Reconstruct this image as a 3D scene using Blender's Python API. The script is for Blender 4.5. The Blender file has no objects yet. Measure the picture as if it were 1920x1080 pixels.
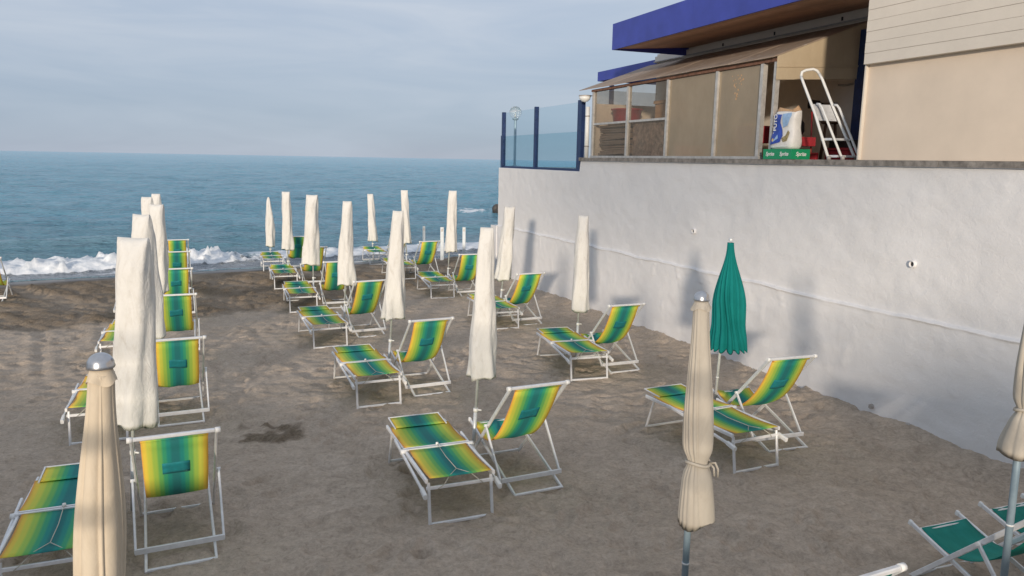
import bpy, bmesh, math, random
import numpy as np
from mathutils import Vector, Matrix
random.seed(7)
rng = np.random.default_rng(11)
R = math.radians
scene = bpy.context.scene
col = scene.collection

# ------------------------------------------------------------------ camera
EYE = 3.3
FPX = 1430.0
PITCH, ROLL = R(9.55), R(1.04)
cF = Vector((0, math.cos(PITCH), -math.sin(PITCH)))
cU0 = Vector((0, math.sin(PITCH), math.cos(PITCH)))
cR0 = Vector((1, 0, 0))
cR = cR0 * math.cos(ROLL) + cU0 * math.sin(ROLL)
cU = -cR0 * math.sin(ROLL) + cU0 * math.cos(ROLL)
cam_d = bpy.data.cameras.new('camera')
cam_d.sensor_width = 36.0
cam_d.lens = 36.0 * FPX / 1920.0
cam_d.clip_start = 0.05
cam_d.clip_end = 60000
cam = bpy.data.objects.new('camera', cam_d)
col.objects.link(cam)
m = Matrix.Identity(4)
for i in range(3):
    m[i][0], m[i][1], m[i][2] = cR[i], cU[i], -cF[i]
m[2][3] = EYE
cam.matrix_world = m
scene.camera = cam

# ------------------------------------------------------------------ world and sun
SUN_AZ, SUN_EL = R(8.0), R(8.3)          # azimuth the light travels to, elevation
world = bpy.data.worlds.new('World')
scene.world = world
world.use_nodes = True
wn, wl = world.node_tree.nodes, world.node_tree.links
wn.clear()
w_out = wn.new('ShaderNodeOutputWorld')
w_bg = wn.new('ShaderNodeBackground')
w_sky = wn.new('ShaderNodeTexSky')
w_sky.sky_type = 'NISHITA'
w_sky.sun_disc = False
w_sky.sun_elevation = SUN_EL
w_sky.sun_rotation = math.pi + SUN_AZ
w_sky.altitude = 0
w_sky.air_density = 1.0
w_sky.dust_density = 0.0
w_sky.ozone_density = 1.6
# thin high cloud: paler streaks mixed over the clear sky, same all round
w_tc = wn.new('ShaderNodeTexCoord')
w_map = wn.new('ShaderNodeMapping')
w_map.inputs['Scale'].default_value = (1.4, 1.4, 9.0)
w_map.inputs['Rotation'].default_value = (R(4), R(-5), 0)
w_n = wn.new('ShaderNodeTexNoise')
w_n.inputs['Scale'].default_value = 2.1
w_n.inputs['Detail'].default_value = 4
w_n.inputs['Roughness'].default_value = 0.55
w_n.inputs['Distortion'].default_value = 0.6
w_r = wn.new('ShaderNodeValToRGB')
w_r.color_ramp.elements[0].position = 0.36
w_r.color_ramp.elements[0].color = (0.93, 0.93, 0.93, 1)
w_r.color_ramp.elements[1].position = 0.72
w_r.color_ramp.elements[1].color = (0.96, 0.96, 0.96, 1)
w_mix = wn.new('ShaderNodeMix')
w_mix.data_type = 'RGBA'
SKY_STRENGTH = 0.15
CLOUD_GAIN = 4.65
w_c = wn.new('ShaderNodeValToRGB')
w_c.color_ramp.elements[0].position = 0.34
w_c.color_ramp.elements[0].color = (0.565, 0.645, 0.785, 1)
w_c.color_ramp.elements[1].position = 0.70
w_c.color_ramp.elements[1].color = (0.74, 0.79, 0.88, 1)
w_k = wn.new('ShaderNodeVectorMath'); w_k.operation = 'SCALE'; w_k.inputs['Scale'].default_value = CLOUD_GAIN
wl.new(w_n.outputs['Fac'], w_c.inputs['Fac'])
# marine haze: the cloud layer is duller low down, all round the horizon
w_sep = wn.new('ShaderNodeSeparateXYZ'); wl.new(w_tc.outputs['Generated'], w_sep.inputs[0])
w_h = wn.new('ShaderNodeValToRGB'); w_h.color_ramp.interpolation = 'EASE'
w_h.color_ramp.elements[0].position = 0.0
w_h.color_ramp.elements[0].color = (0.65, 0.725, 0.81, 1)
w_h.color_ramp.elements[1].position = 0.24
w_h.color_ramp.elements[1].color = (1.0, 1.0, 1.0, 1)
wl.new(w_sep.outputs['Z'], w_h.inputs['Fac'])
w_m = wn.new('ShaderNodeVectorMath'); w_m.operation = 'MULTIPLY'
wl.new(w_c.outputs['Color'], w_m.inputs[0]); wl.new(w_h.outputs['Color'], w_m.inputs[1])
wl.new(w_m.outputs[0], w_k.inputs[0])
wl.new(w_k.outputs[0], w_mix.inputs['B'])
wl.new(w_tc.outputs['Generated'], w_map.inputs['Vector'])
wl.new(w_map.outputs[0], w_n.inputs['Vector'])
wl.new(w_n.outputs['Fac'], w_r.inputs['Fac'])
wl.new(w_r.outputs['Color'], w_mix.inputs['Factor'])
wl.new(w_sky.outputs[0], w_mix.inputs['A'])
wl.new(w_mix.outputs['Result'], w_bg.inputs['Color'])
w_bg.inputs['Strength'].default_value = SKY_STRENGTH
wl.new(w_bg.outputs[0], w_out.inputs[0])

sun_d = bpy.data.lights.new('sun', 'SUN')
sun_d.energy = 3.0
sun_d.angle = R(2.6)
sun_d.color = (1.0, 0.86, 0.70)
sun = bpy.data.objects.new('sun', sun_d)
col.objects.link(sun)
ldir = Vector((math.sin(SUN_AZ) * math.cos(SUN_EL), math.cos(SUN_AZ) * math.cos(SUN_EL), -math.sin(SUN_EL)))
sun.rotation_euler = ldir.to_track_quat('-Z', 'Y').to_euler()
sun.location = (0, -20, 10)

vs = scene.view_settings
vs.view_transform = 'Standard'
vs.look = 'None'
vs.gamma = 1.0
vs.use_curve_mapping = False
vs.exposure = 0.3

# ------------------------------------------------------------------ pixel -> direction helpers
SLOPE = 0.021
NX, NY = -0.5408, 0.8412                   # shore normal (towards the sea)
SEA_Z = -0.45

def sand_z(x, y):
    w = x * NX + y * NY
    return -SLOPE * max(0.0, w - 5.0)

def ray(px, py):
    d = cF + cR * ((px - 960) / FPX) + cU * ((540 - py) / FPX)
    return d.normalized()

def on_sand(px, py, h=0.0):
    z = 0.0
    d = ray(px, py)
    for _ in range(10):
        t = (z + h - EYE) / d.z
        P = Vector((0, 0, EYE)) + d * t
        z = sand_z(P.x, P.y)
    return P

def at_depth(px, py, Y):
    d = ray(px, py)
    return Vector((0, 0, EYE)) + d * (Y / d.y)

WAZ = R(-20.9)
AW = Vector((math.sin(WAZ), math.cos(WAZ), 0))
RW = Vector((math.cos(WAZ), -math.sin(WAZ), 0))
WL = 8.08

def W(s, t, z):                             # wall coordinates: along, inland, up
    p = AW * s + RW * (WL + t)
    return Vector((p.x, p.y, z))

# ------------------------------------------------------------------ numpy noise
def _hash(ix, iy, seed):
    h = (ix.astype(np.int64) * 374761393 + iy.astype(np.int64) * 668265263 + seed * 974634777) & 0x7fffffff
    h = ((h ^ (h >> 13)) * 1274126177) & 0x7fffffff
    h = (h ^ (h >> 16)) & 0xffff
    return h / 65535.0

def vnoise(x, y, seed=0):
    ix, iy = np.floor(x), np.floor(y)
    fx, fy = x - ix, y - iy
    fx = fx * fx * (3 - 2 * fx)
    fy = fy * fy * (3 - 2 * fy)
    a = _hash(ix, iy, seed); b = _hash(ix + 1, iy, seed)
    c = _hash(ix, iy + 1, seed); d = _hash(ix + 1, iy + 1, seed)
    return (a * (1 - fx) + b * fx) * (1 - fy) + (c * (1 - fx) + d * fx) * fy

def fbm(x, y, octv=4, seed=0, gain=0.5):
    s = 0; a = 1; n = 0
    for o in range(octv):
        s = s + a * (vnoise(x * 2 ** o, y * 2 ** o, seed + o * 17) - 0.5)
        n += a
        a *= gain
    return s / n * 2

def sstep(a, b, x):
    t = np.clip((x - a) / (b - a), 0, 1)
    return t * t * (3 - 2 * t)

# ------------------------------------------------------------------ mesh helpers
def link(name, me, mat=None, parent=None):
    o = bpy.data.objects.new(name, me)
    col.objects.link(o)
    if mat is not None and me is not None and not me.materials:
        me.materials.append(mat)
    if parent is not None:
        o.parent = parent
    return o

def grid_mesh(name, X, Y, Z, smooth=True, attrs=None):
    r, c = X.shape
    v = np.stack([X, Y, Z], -1).reshape(-1, 3).astype(np.float32)
    i = np.arange(r * c).reshape(r, c)
    q = np.stack([i[:-1, :-1], i[:-1, 1:], i[1:, 1:], i[1:, :-1]], -1).reshape(-1, 4)
    me = bpy.data.meshes.new(name)
    me.vertices.add(len(v)); me.vertices.foreach_set('co', v.ravel())
    me.loops.add(q.size); me.loops.foreach_set('vertex_index', q.ravel().astype(np.int32))
    me.polygons.add(len(q))
    me.polygons.foreach_set('loop_start', (np.arange(len(q)) * 4).astype(np.int32))
    me.polygons.foreach_set('use_smooth', np.full(len(q), smooth))
    me.update(calc_edges=True)
    for k, a in (attrs or {}).items():
        at = me.attributes.new(k, 'FLOAT', 'POINT')
        at.data.foreach_set('value', a.reshape(-1).astype(np.float32))
    me.validate()
    return me

class MB:
    def __init__(self):
        self.v = []; self.f = []; self.sm = []
    def add(self, vs_, fs_, smooth=False):
        b = len(self.v)
        self.v += [tuple(p) for p in vs_]
        self.f += [tuple(b + i for i in f) for f in fs_]
        self.sm += [smooth] * len(fs_)
        return self
    def box(self, x0, x1, y0, y1, z0, z1):
        return self.add([(x0, y0, z0), (x1, y0, z0), (x1, y1, z0), (x0, y1, z0), (x0, y0, z1), (x1, y0, z1), (x1, y1, z1), (x0, y1, z1)],
                        [(0, 3, 2, 1), (4, 5, 6, 7), (0, 1, 5, 4), (1, 2, 6, 5), (2, 3, 7, 6), (3, 0, 4, 7)])
    def hexa(self, p):                      # 8 points, bottom loop then top loop
        return self.add(p, [(0, 3, 2, 1), (4, 5, 6, 7), (0, 1, 5, 4), (1, 2, 6, 5), (2, 3, 7, 6), (3, 0, 4, 7)])
    def bar(self, p, q, w, h, side=(1, 0, 0), ch=0.22):   # chamfered flat bar between two points
        p, q = Vector(p), Vector(q)
        d = (q - p).normalized()
        s = Vector(side); s = (s - d * s.dot(d)).normalized()
        u = s.cross(d).normalized()
        c = min(w, h) * ch
        a, b = w / 2, h / 2
        pr = [(a - c, b), (a, b - c), (a, -b + c), (a - c, -b), (-a + c, -b), (-a, -b + c), (-a, b - c), (-a + c, b)]
        vs_ = [p + s * x + u * y for x, y in pr] + [q + s * x + u * y for x, y in pr]
        fs_ = [(i, (i + 1) % 8, 8 + (i + 1) % 8, 8 + i) for i in range(8)] + [tuple(range(7, -1, -1)), tuple(range(8, 16))]
        return self.add(vs_, fs_)
    def tube(self, pts, r, n=10, cap=True, smooth=True):
        pts = [Vector(p) for p in pts]
        rs = r if isinstance(r, (list, tuple)) else [r] * len(pts)
        vs_, fs_ = [], []
        ref = None
        for i, p in enumerate(pts):
            d = (pts[min(i + 1, len(pts) - 1)] - pts[max(i - 1, 0)]).normalized()
            if ref is None:
                ref = Vector((1, 0, 0)) if abs(d.x) < .8 else Vector((0, 1, 0))
            s = (ref - d * ref.dot(d)).normalized(); ref = s
            u = d.cross(s)
            for k in range(n):
                a = 2 * math.pi * k / n
                vs_.append(p + (s * math.cos(a) + u * math.sin(a)) * rs[i])
        for i in range(len(pts) - 1):
            for k in range(n):
                fs_.append((i * n + k, i * n + (k + 1) % n, (i + 1) * n + (k + 1) % n, (i + 1) * n + k))
        self.add(vs_, fs_, smooth)
        if cap:
            b = len(self.v) - len(vs_)
            self.f += [tuple(b + k for k in range(n - 1, -1, -1)), tuple(b + (len(pts) - 1) * n + k for k in range(n))]
            self.sm += [False, False]
        return self
    def lathe(self, prof, n=20, center=(0, 0, 0), smooth=True):
        vs_, fs_ = [], []
        for r_, z in prof:
            for k in range(n):
                a = 2 * math.pi * k / n
                vs_.append((center[0] + r_ * math.cos(a), center[1] + r_ * math.sin(a), center[2] + z))
        for i in range(len(prof) - 1):
            for k in range(n):
                fs_.append((i * n + k, i * n + (k + 1) % n, (i + 1) * n + (k + 1) % n, (i + 1) * n + k))
        return self.add(vs_, fs_, smooth)
    def sheet(self, prof, x0, x1, th, nx=6, curl=0.0):
        # profile of (y,z) swept across x, given real thickness; curl lifts the long edges
        n = len(prof)
        P = [Vector((0, a, b)) for a, b in prof]
        top, bot = [], []
        for i in range(n):
            d = (P[min(i + 1, n - 1)] - P[max(i - 1, 0)]).normalized()
            nn = Vector((0, -d.z, d.y))
            for k in range(nx + 1):
                f = k / nx
                x = x0 + (x1 - x0) * f
                e = curl * (2 * f - 1) ** 2
                top.append(Vector((x, 0, 0)) + P[i] + nn * (th / 2 + e))
                bot.append(Vector((x, 0, 0)) + P[i] + nn * (-th / 2 + e))
        N = n * (nx + 1); vs_ = top + bot; fs_ = []
        g = lambda i, k: i * (nx + 1) + k
        for i in range(n - 1):
            for k in range(nx):
                fs_.append((g(i, k), g(i, k + 1), g(i + 1, k + 1), g(i + 1, k)))
                fs_.append((N + g(i, k), N + g(i + 1, k), N + g(i + 1, k + 1), N + g(i, k + 1)))
            for k in (0, nx):
                a, b = g(i, k), g(i + 1, k)
                fs_.append((a, b, N + b, N + a) if k == 0 else (a, N + a, N + b, b))
        for i in (0, n - 1):
            for k in range(nx):
                a, b = g(i, k), g(i, k + 1)
                fs_.append((a, N + a, N + b, b) if i == 0 else (a, b, N + b, N + a))
        return self.add(vs_, fs_, True)
    def mesh(self, name):
        me = bpy.data.meshes.new(name)
        me.from_pydata(self.v, [], self.f)
        me.polygons.foreach_set('use_smooth', self.sm)
        me.update()
        return me
    def build(self, name, mat, parent=None):
        return link(name, self.mesh(name), mat, parent)

def tag(o, label, cat, group=None):
    o['label'] = label; o['category'] = cat
    if group: o['group'] = group
    return o

def structure(o):
    o['kind'] = 'structure'
    return o

def empty(name, loc, rz=0.0, rx=0.0):
    o = bpy.data.objects.new(name, None)
    o.empty_display_size = 0.2
    col.objects.link(o)
    o.location = loc
    o.rotation_euler = (rx, 0, rz)
    return o

def copy_tree(o, parent=None):
    c = o.copy()
    col.objects.link(c)
    c.parent = parent
    for ch in list(o.children):
        copy_tree(ch, c)
    return c

# ------------------------------------------------------------------ materials
def new_mat(name):
    mt = bpy.data.materials.new(name)
    mt.use_nodes = True
    nt = mt.node_tree
    bs = nt.nodes['Principled BSDF']
    return mt, nt, bs

def noise(nt, scale, detail=4, rough=0.55, vec=None, dist=0.0):
    n = nt.nodes.new('ShaderNodeTexNoise')
    n.inputs['Scale'].default_value = scale
    n.inputs['Detail'].default_value = detail
    n.inputs['Roughness'].default_value = rough
    n.inputs['Distortion'].default_value = dist
    if vec is not None:
        nt.links.new(vec, n.inputs['Vector'])
    return n

def coords(nt, kind='Object', scale=None, rot=None):
    t = nt.nodes.new('ShaderNodeTexCoord')
    o = t.outputs[kind]
    if scale or rot:
        mp = nt.nodes.new('ShaderNodeMapping')
        if scale: mp.inputs['Scale'].default_value = scale
        if rot: mp.inputs['Rotation'].default_value = rot
        nt.links.new(o, mp.inputs['Vector'])
        o = mp.outputs[0]
    return o

def ramp(nt, fac, stops, interp='LINEAR'):
    r_ = nt.nodes.new('ShaderNodeValToRGB')
    cr = r_.color_ramp
    cr.interpolation = interp
    while len(cr.elements) < len(stops):
        cr.elements.new(0.5)
    for e, (p, c) in zip(cr.elements, stops):
        e.position = p
        e.color = (*c, 1)
    nt.links.new(fac, r_.inputs['Fac'])
    return r_.outputs['Color']

def bump(nt, bs, h, strength=0.3, dist=0.01, prev=None):
    b = nt.nodes.new('ShaderNodeBump')
    b.inputs['Strength'].default_value = strength
    b.inputs['Distance'].default_value = dist
    nt.links.new(h, b.inputs['Height'])
    if prev is not None:
        nt.links.new(prev, b.inputs['Normal'])
    nt.links.new(b.outputs[0], bs.inputs['Normal'])
    return b.outputs[0]

def mixc(nt, fac, a, b, mode='MIX'):
    mx = nt.nodes.new('ShaderNodeMix')
    mx.data_type = 'RGBA'
    mx.blend_type = mode
    for k, vv in (('Factor', fac), ('A', a), ('B', b)):
        if hasattr(vv, 'links'):
            nt.links.new(vv, mx.inputs[k])
        else:
            mx.inputs[k].default_value = (*vv, 1) if isinstance(vv, tuple) else vv
    return mx.outputs['Result']

def simple(name, color, rough=0.5, metal=0.0, var=0.12, nscale=6.0, bscale=None, bstr=0.15, spec=None):
    mt, nt, bs = new_mat(name)
    n = noise(nt, nscale, 5, 0.6, coords(nt))
    lo = tuple(max(0, c * (1 - var)) for c in color); hi = tuple(min(1, c * (1 + var)) for c in color)
    nt.links.new(ramp(nt, n.outputs['Fac'], [(0.3, lo), (0.7, hi)]), bs.inputs['Base Color'])
    bs.inputs['Roughness'].default_value = rough
    bs.inputs['Metallic'].default_value = metal
    if spec is not None:
        bs.inputs['Specular IOR Level'].default_value = spec
    if bscale:
        bump(nt, bs, noise(nt, bscale, 4, 0.6, coords(nt)).outputs['Fac'], bstr, 0.01)
    return mt

M = {}
M['alu'] = simple('aluminium', (0.74, 0.745, 0.75), 0.42, 0.30, 0.10, 14)
M['alu_dull'] = simple('weathered_aluminium', (0.52, 0.50, 0.47), 0.5, 0.4, 0.2, 9)
M['plastic'] = simple('white_plastic', (0.74, 0.74, 0.72), 0.5, 0, 0.06)
M['cord'] = simple('elastic_cord', (0.5, 0.48, 0.40), 0.8)
M['pole'] = simple('painted_steel_pole', (0.62, 0.64, 0.64), 0.4, 0.35, 0.12, 20)
M['pole_blue'] = simple('blue_grey_pole', (0.27, 0.36, 0.42), 0.45, 0.2, 0.10, 12)
M['chrome'] = simple('brushed_steel', (0.52, 0.52, 0.53), 0.28, 0.9, 0.12, 30)
M['blue'] = simple('blue_painted_metal', (0.036, 0.052, 0.31), 0.45, 0.0, 0.14, 2.5, 60, 0.05)
M['blue_dark'] = simple('dark_blue_paint', (0.012, 0.03, 0.10), 0.45, 0.0, 0.25, 8)
M['cream'] = simple('cream_render', (0.71, 0.60, 0.485), 0.85, 0.0, 0.06, 1.6, 70, 0.12)
M['cream_board'] = simple('cream_board', (0.66, 0.60, 0.52), 0.7, 0.0, 0.05, 2.2, 50, 0.06)
M['grey_metal'] = simple('grey_trim', (0.40, 0.37, 0.345), 0.55, 0.2, 0.2, 5)
M['dark'] = simple('dark_trim', (0.03, 0.028, 0.028), 0.6, 0, 0.2)
M['inner_wall'] = simple('interior_plaster', (0.68, 0.61, 0.53), 0.9, 0, 0.08, 3)
M['concrete'] = simple('concrete_ledge', (0.22, 0.20, 0.18), 0.9, 0, 0.45, 9, 40, 0.5)
M['pave'] = simple('promenade_concrete', (0.33, 0.31, 0.28), 0.9, 0, 0.2, 2, 30, 0.3)
M['rail'] = simple('railing_paint', (0.55, 0.56, 0.57), 0.5, 0.2, 0.1)
M['red'] = simple('red_plastic', (0.36, 0.03, 0.04), 0.45, 0, 0.15)
M['orange'] = simple('orange_plastic', (0.75, 0.26, 0.08), 0.5, 0, 0.15)
M['yellow'] = simple('yellow_plastic', (0.75, 0.52, 0.16), 0.5, 0, 0.15)
M['kraft'] = simple('kraft_paper', (0.50, 0.31, 0.17), 0.8, 0, 0.15, 8)
M['box_green'] = simple('green_card', (0.01, 0.28, 0.12), 0.5, 0, 0.08)
M['print_white'] = simple('white_print', (0.78, 0.78, 0.76), 0.55, 0, 0.03)
M['print_blue'] = simple('blue_print', (0.02, 0.06, 0.36), 0.45, 0, 0.35, 12)
M['print_sky'] = simple('light_blue_print', (0.30, 0.45, 0.66), 0.5, 0, 0.2, 10)
M['sack_white'] = simple('white_paper', (0.72, 0.70, 0.67), 0.6, 0, 0.08, 12, 25, 0.3)
M['print_brown'] = simple('brown_print', (0.28, 0.22, 0.10), 0.6, 0, 0.5, 40)
M['brown'] = simple('brown_wood', (0.12, 0.06, 0.035), 0.6, 0, 0.3, 12)
M['rock'] = simple('wet_rock', (0.05, 0.045, 0.042), 0.6, 0, 0.4, 3, 9, 0.6)
M['post'] = simple('white_painted_board', (0.58, 0.63, 0.66), 0.6, 0, 0.15, 5)
M['rust'] = simple('rusty_steel', (0.17, 0.085, 0.055), 0.8, 0, 0.4, 12, 50, 0.3)
M['bag_black'] = simple('black_plastic', (0.012, 0.012, 0.014), 0.4)

def stripe_fabric(name, half=0.25, teal=False):
    mt, nt, bs = new_mat(name)
    t = nt.nodes.new('ShaderNodeTexCoord')
    sp = nt.nodes.new('ShaderNodeSeparateXYZ')
    nt.links.new(t.outputs['Object'], sp.inputs[0])
    # slight waviness of the printed bands
    ab = nt.nodes.new('ShaderNodeMath'); ab.operation = 'ABSOLUTE'
    nt.links.new(sp.outputs['X'], ab.inputs[0])
    dv = nt.nodes.new('ShaderNodeMath'); dv.operation = 'DIVIDE'
    nt.links.new(ab.outputs[0], dv.inputs[0]); dv.inputs[1].default_value = half
    if teal:
        c = ramp(nt, noise(nt, 5, 4).outputs['Fac'], [(0.3, (0.005, 0.24, 0.19)), (0.7, (0.010, 0.30, 0.245))])
    else:
        bands = [(0.00, (0.022, 0.235, 0.235)), (0.13, (0.016, 0.320, 0.275)), (0.26, (0.045, 0.420, 0.215)),
                 (0.39, (0.180, 0.530, 0.130)), (0.53, (0.430, 0.650, 0.095)), (0.68, (0.690, 0.710, 0.085)),
                 (0.83, (0.900, 0.680, 0.065)), (0.95, (0.900, 0.450, 0.080))]
        st = []
        for i, (p, cc) in enumerate(bands):
            st.append((p + (0.035 if i else 0), cc))
            if i + 1 < len(bands):
                st.append((bands[i + 1][0] - 0.035, cc))
        c = ramp(nt, dv.outputs[0], st)
    # sun-faded blotches
    nz = noise(nt, 3.0, 5, 0.6, coords(nt))
    oi = nt.nodes.new('ShaderNodeObjectInfo')
    hv = nt.nodes.new('ShaderNodeHueSaturation')
    mr = nt.nodes.new('ShaderNodeMapRange')
    nt.links.new(oi.outputs['Random'], mr.inputs['Value'])
    mr.inputs['To Min'].default_value = 0.86; mr.inputs['To Max'].default_value = 1.08
    nt.links.new(mr.outputs[0], hv.inputs['Value'])
    hv.inputs['Saturation'].default_value = 0.96
    nt.links.new(mixc(nt, 0.10, c, nz.outputs['Color'], 'OVERLAY'), hv.inputs['Color'])
    wv = nt.nodes.new('ShaderNodeTexWave')
    wv.inputs['Scale'].default_value = 160
    wv.inputs['Distortion'].default_value = 0.5
    nt.links.new(coords(nt), wv.inputs['Vector'])
    bump(nt, bs, wv.outputs['Fac'], 0.15, 0.001)
    nt.links.new(hv.outputs['Color'], bs.inputs['Base Color'])
    bs.inputs['Roughness'].default_value = 0.72
    bs.inputs['Specular IOR Level'].default_value = 0.3
    tr = nt.nodes.new('ShaderNodeBsdfTranslucent')
    nt.links.new(hv.outputs['Color'], tr.inputs['Color'])
    mx = nt.nodes.new('ShaderNodeMixShader')
    mx.inputs[0].default_value = 0.28
    nt.links.new(bs.outputs[0], mx.inputs[1]); nt.links.new(tr.outputs[0], mx.inputs[2])
    nt.links.new(mx.outputs[0], nt.nodes['Material Output'].inputs['Surface'])
    return mt
M['stripes'] = stripe_fabric('striped_mesh_fabric', 0.255)
M['stripes_wide'] = stripe_fabric('striped_mesh_fabric_wide', 0.325)
M['stripes_bed'] = stripe_fabric('striped_mesh_fabric_bed', 0.297)
M['teal_sling'] = stripe_fabric('teal_sling_fabric', teal=True)
M['patch'] = simple('dark_teal_patch', (0.005, 0.180, 0.200), 0.75, 0, 0.15, 20)

def canvas(name, c1, c2, dirt, wrinkle=0.5, transl=0.12, grime=0.5):
    mt, nt, bs = new_mat(name)
    n1 = noise(nt, 3.5, 6, 0.65, coords(nt, 'Object', (1, 1, 0.5)))
    n2 = noise(nt, 9, 6, 0.7, coords(nt, 'Object', (1, 1, 0.35)), 0.6)
    base = ramp(nt, n1.outputs['Fac'], [(0.35, c1), (0.65, c2)])
    dm = ramp(nt, n2.outputs['Fac'], [(0.52, (0, 0, 0)), (0.78, (grime,) * 3)])
    c = mixc(nt, dm, base, dirt)
    nt.links.new(c, bs.inputs['Base Color'])
    bs.inputs['Roughness'].default_value = 0.82
    bs.inputs['Specular IOR Level'].default_value = 0.2
    n3 = noise(nt, 16, 5, 0.6, coords(nt, 'Object', (1, 1, 0.45)), 1.2)
    b1 = bump(nt, bs, n3.outputs['Fac'], wrinkle, 0.02)
    n4 = noise(nt, 220, 2, 0.5, coords(nt))
    bump(nt, bs, n4.outputs['Fac'], 0.12, 0.002, b1)
    tr = nt.nodes.new('ShaderNodeBsdfTranslucent')
    nt.links.new(c, tr.inputs['Color'])
    mx = nt.nodes.new('ShaderNodeMixShader'); mx.inputs[0].default_value = transl
    nt.links.new(bs.outputs[0], mx.inputs[1]); nt.links.new(tr.outputs[0], mx.inputs[2])
    nt.links.new(mx.outputs[0], nt.nodes['Material Output'].inputs['Surface'])
    return mt
M['cover'] = canvas('white_cover_cloth', (0.70, 0.685, 0.65), (0.76, 0.745, 0.71), (0.44, 0.39, 0.32), 0.6, 0.12, 0.55)
M['beige'] = canvas('beige_canvas', (0.58, 0.49, 0.37), (0.68, 0.59, 0.46), (0.36, 0.28, 0.19), 0.18, 0.10, 0.25)
M['beige_grey'] = canvas('greyish_beige_canvas', (0.47, 0.42, 0.35), (0.55, 0.50, 0.42), (0.26, 0.22, 0.17), 0.18, 0.10, 0.3)
M['teal'] = canvas('teal_canvas', (0.003, 0.165, 0.155), (0.006, 0.215, 0.20), (0.002, 0.09, 0.09), 0.2, 0.12, 0.3)

def sand_material():
    mt, nt, bs = new_mat('beach_sand')
    oc = coords(nt)
    at = nt.nodes.new('ShaderNodeAttribute'); at.attribute_name = 'damp'
    aw_ = nt.nodes.new('ShaderNodeAttribute'); aw_.attribute_name = 'wet'
    n1 = noise(nt, 1.1, 6, 0.65, oc)
    n2 = noise(nt, 28, 5, 0.7, oc)
    n3 = noise(nt, 240, 2, 0.6, oc)
    dry = ramp(nt, n1.outputs['Fac'], [(0.3, (0.43, 0.35, 0.272)), (0.7, (0.51, 0.42, 0.335))])
    n5 = noise(nt, 6.5, 6, 0.7, oc, 1.0)
    dry = mixc(nt, 0.38, dry, n5.outputs['Fac'], 'OVERLAY')  # shares the bump noise: hollows are coloured darker, relief shading put into the sand
    dry = mixc(nt, 0.45, dry, n2.outputs['Fac'], 'OVERLAY')
    dry = mixc(nt, 0.25, dry, n3.outputs['Fac'], 'OVERLAY')
    dmp = ramp(nt, n2.outputs['Fac'], [(0.3, (0.105, 0.08, 0.056)), (0.7, (0.27, 0.21, 0.145))])
    c = mixc(nt, at.outputs['Fac'], dry, dmp)
    c = mixc(nt, aw_.outputs['Fac'], c, (0.11, 0.10, 0.095))
    nt.links.new(c, bs.inputs['Base Color'])
    mr = nt.nodes.new('ShaderNodeMapRange')
    nt.links.new(aw_.outputs['Fac'], mr.inputs['Value'])
    mr.inputs['To Min'].default_value = 0.95; mr.inputs['To Max'].default_value = 0.30
    nt.links.new(mr.outputs[0], bs.inputs['Roughness'])
    bs.inputs['Specular IOR Level'].default_value = 0.3
    ng = nt.nodes.new('ShaderNodeMath'); ng.operation = 'SUBTRACT'; ng.inputs[0].default_value = 1.0
    nt.links.new(aw_.outputs['Fac'], ng.inputs[1])
    ml = nt.nodes.new('ShaderNodeMath'); ml.operation = 'MULTIPLY'
    nt.links.new(n2.outputs['Fac'], ml.inputs[0]); nt.links.new(ng.outputs[0], ml.inputs[1])
    ml5 = nt.nodes.new('ShaderNodeMath'); ml5.operation = 'MULTIPLY'
    nt.links.new(n5.outputs['Fac'], ml5.inputs[0]); nt.links.new(ng.outputs[0], ml5.inputs[1])
    b0 = bump(nt, bs, ml5.outputs[0], 0.8, 0.055)
    b1 = bump(nt, bs, ml.outputs[0], 0.7, 0.025, b0)
    bump(nt, bs, n3.outputs['Fac'], 0.3, 0.003, b1)
    return mt
M['sand'] = sand_material()

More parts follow.
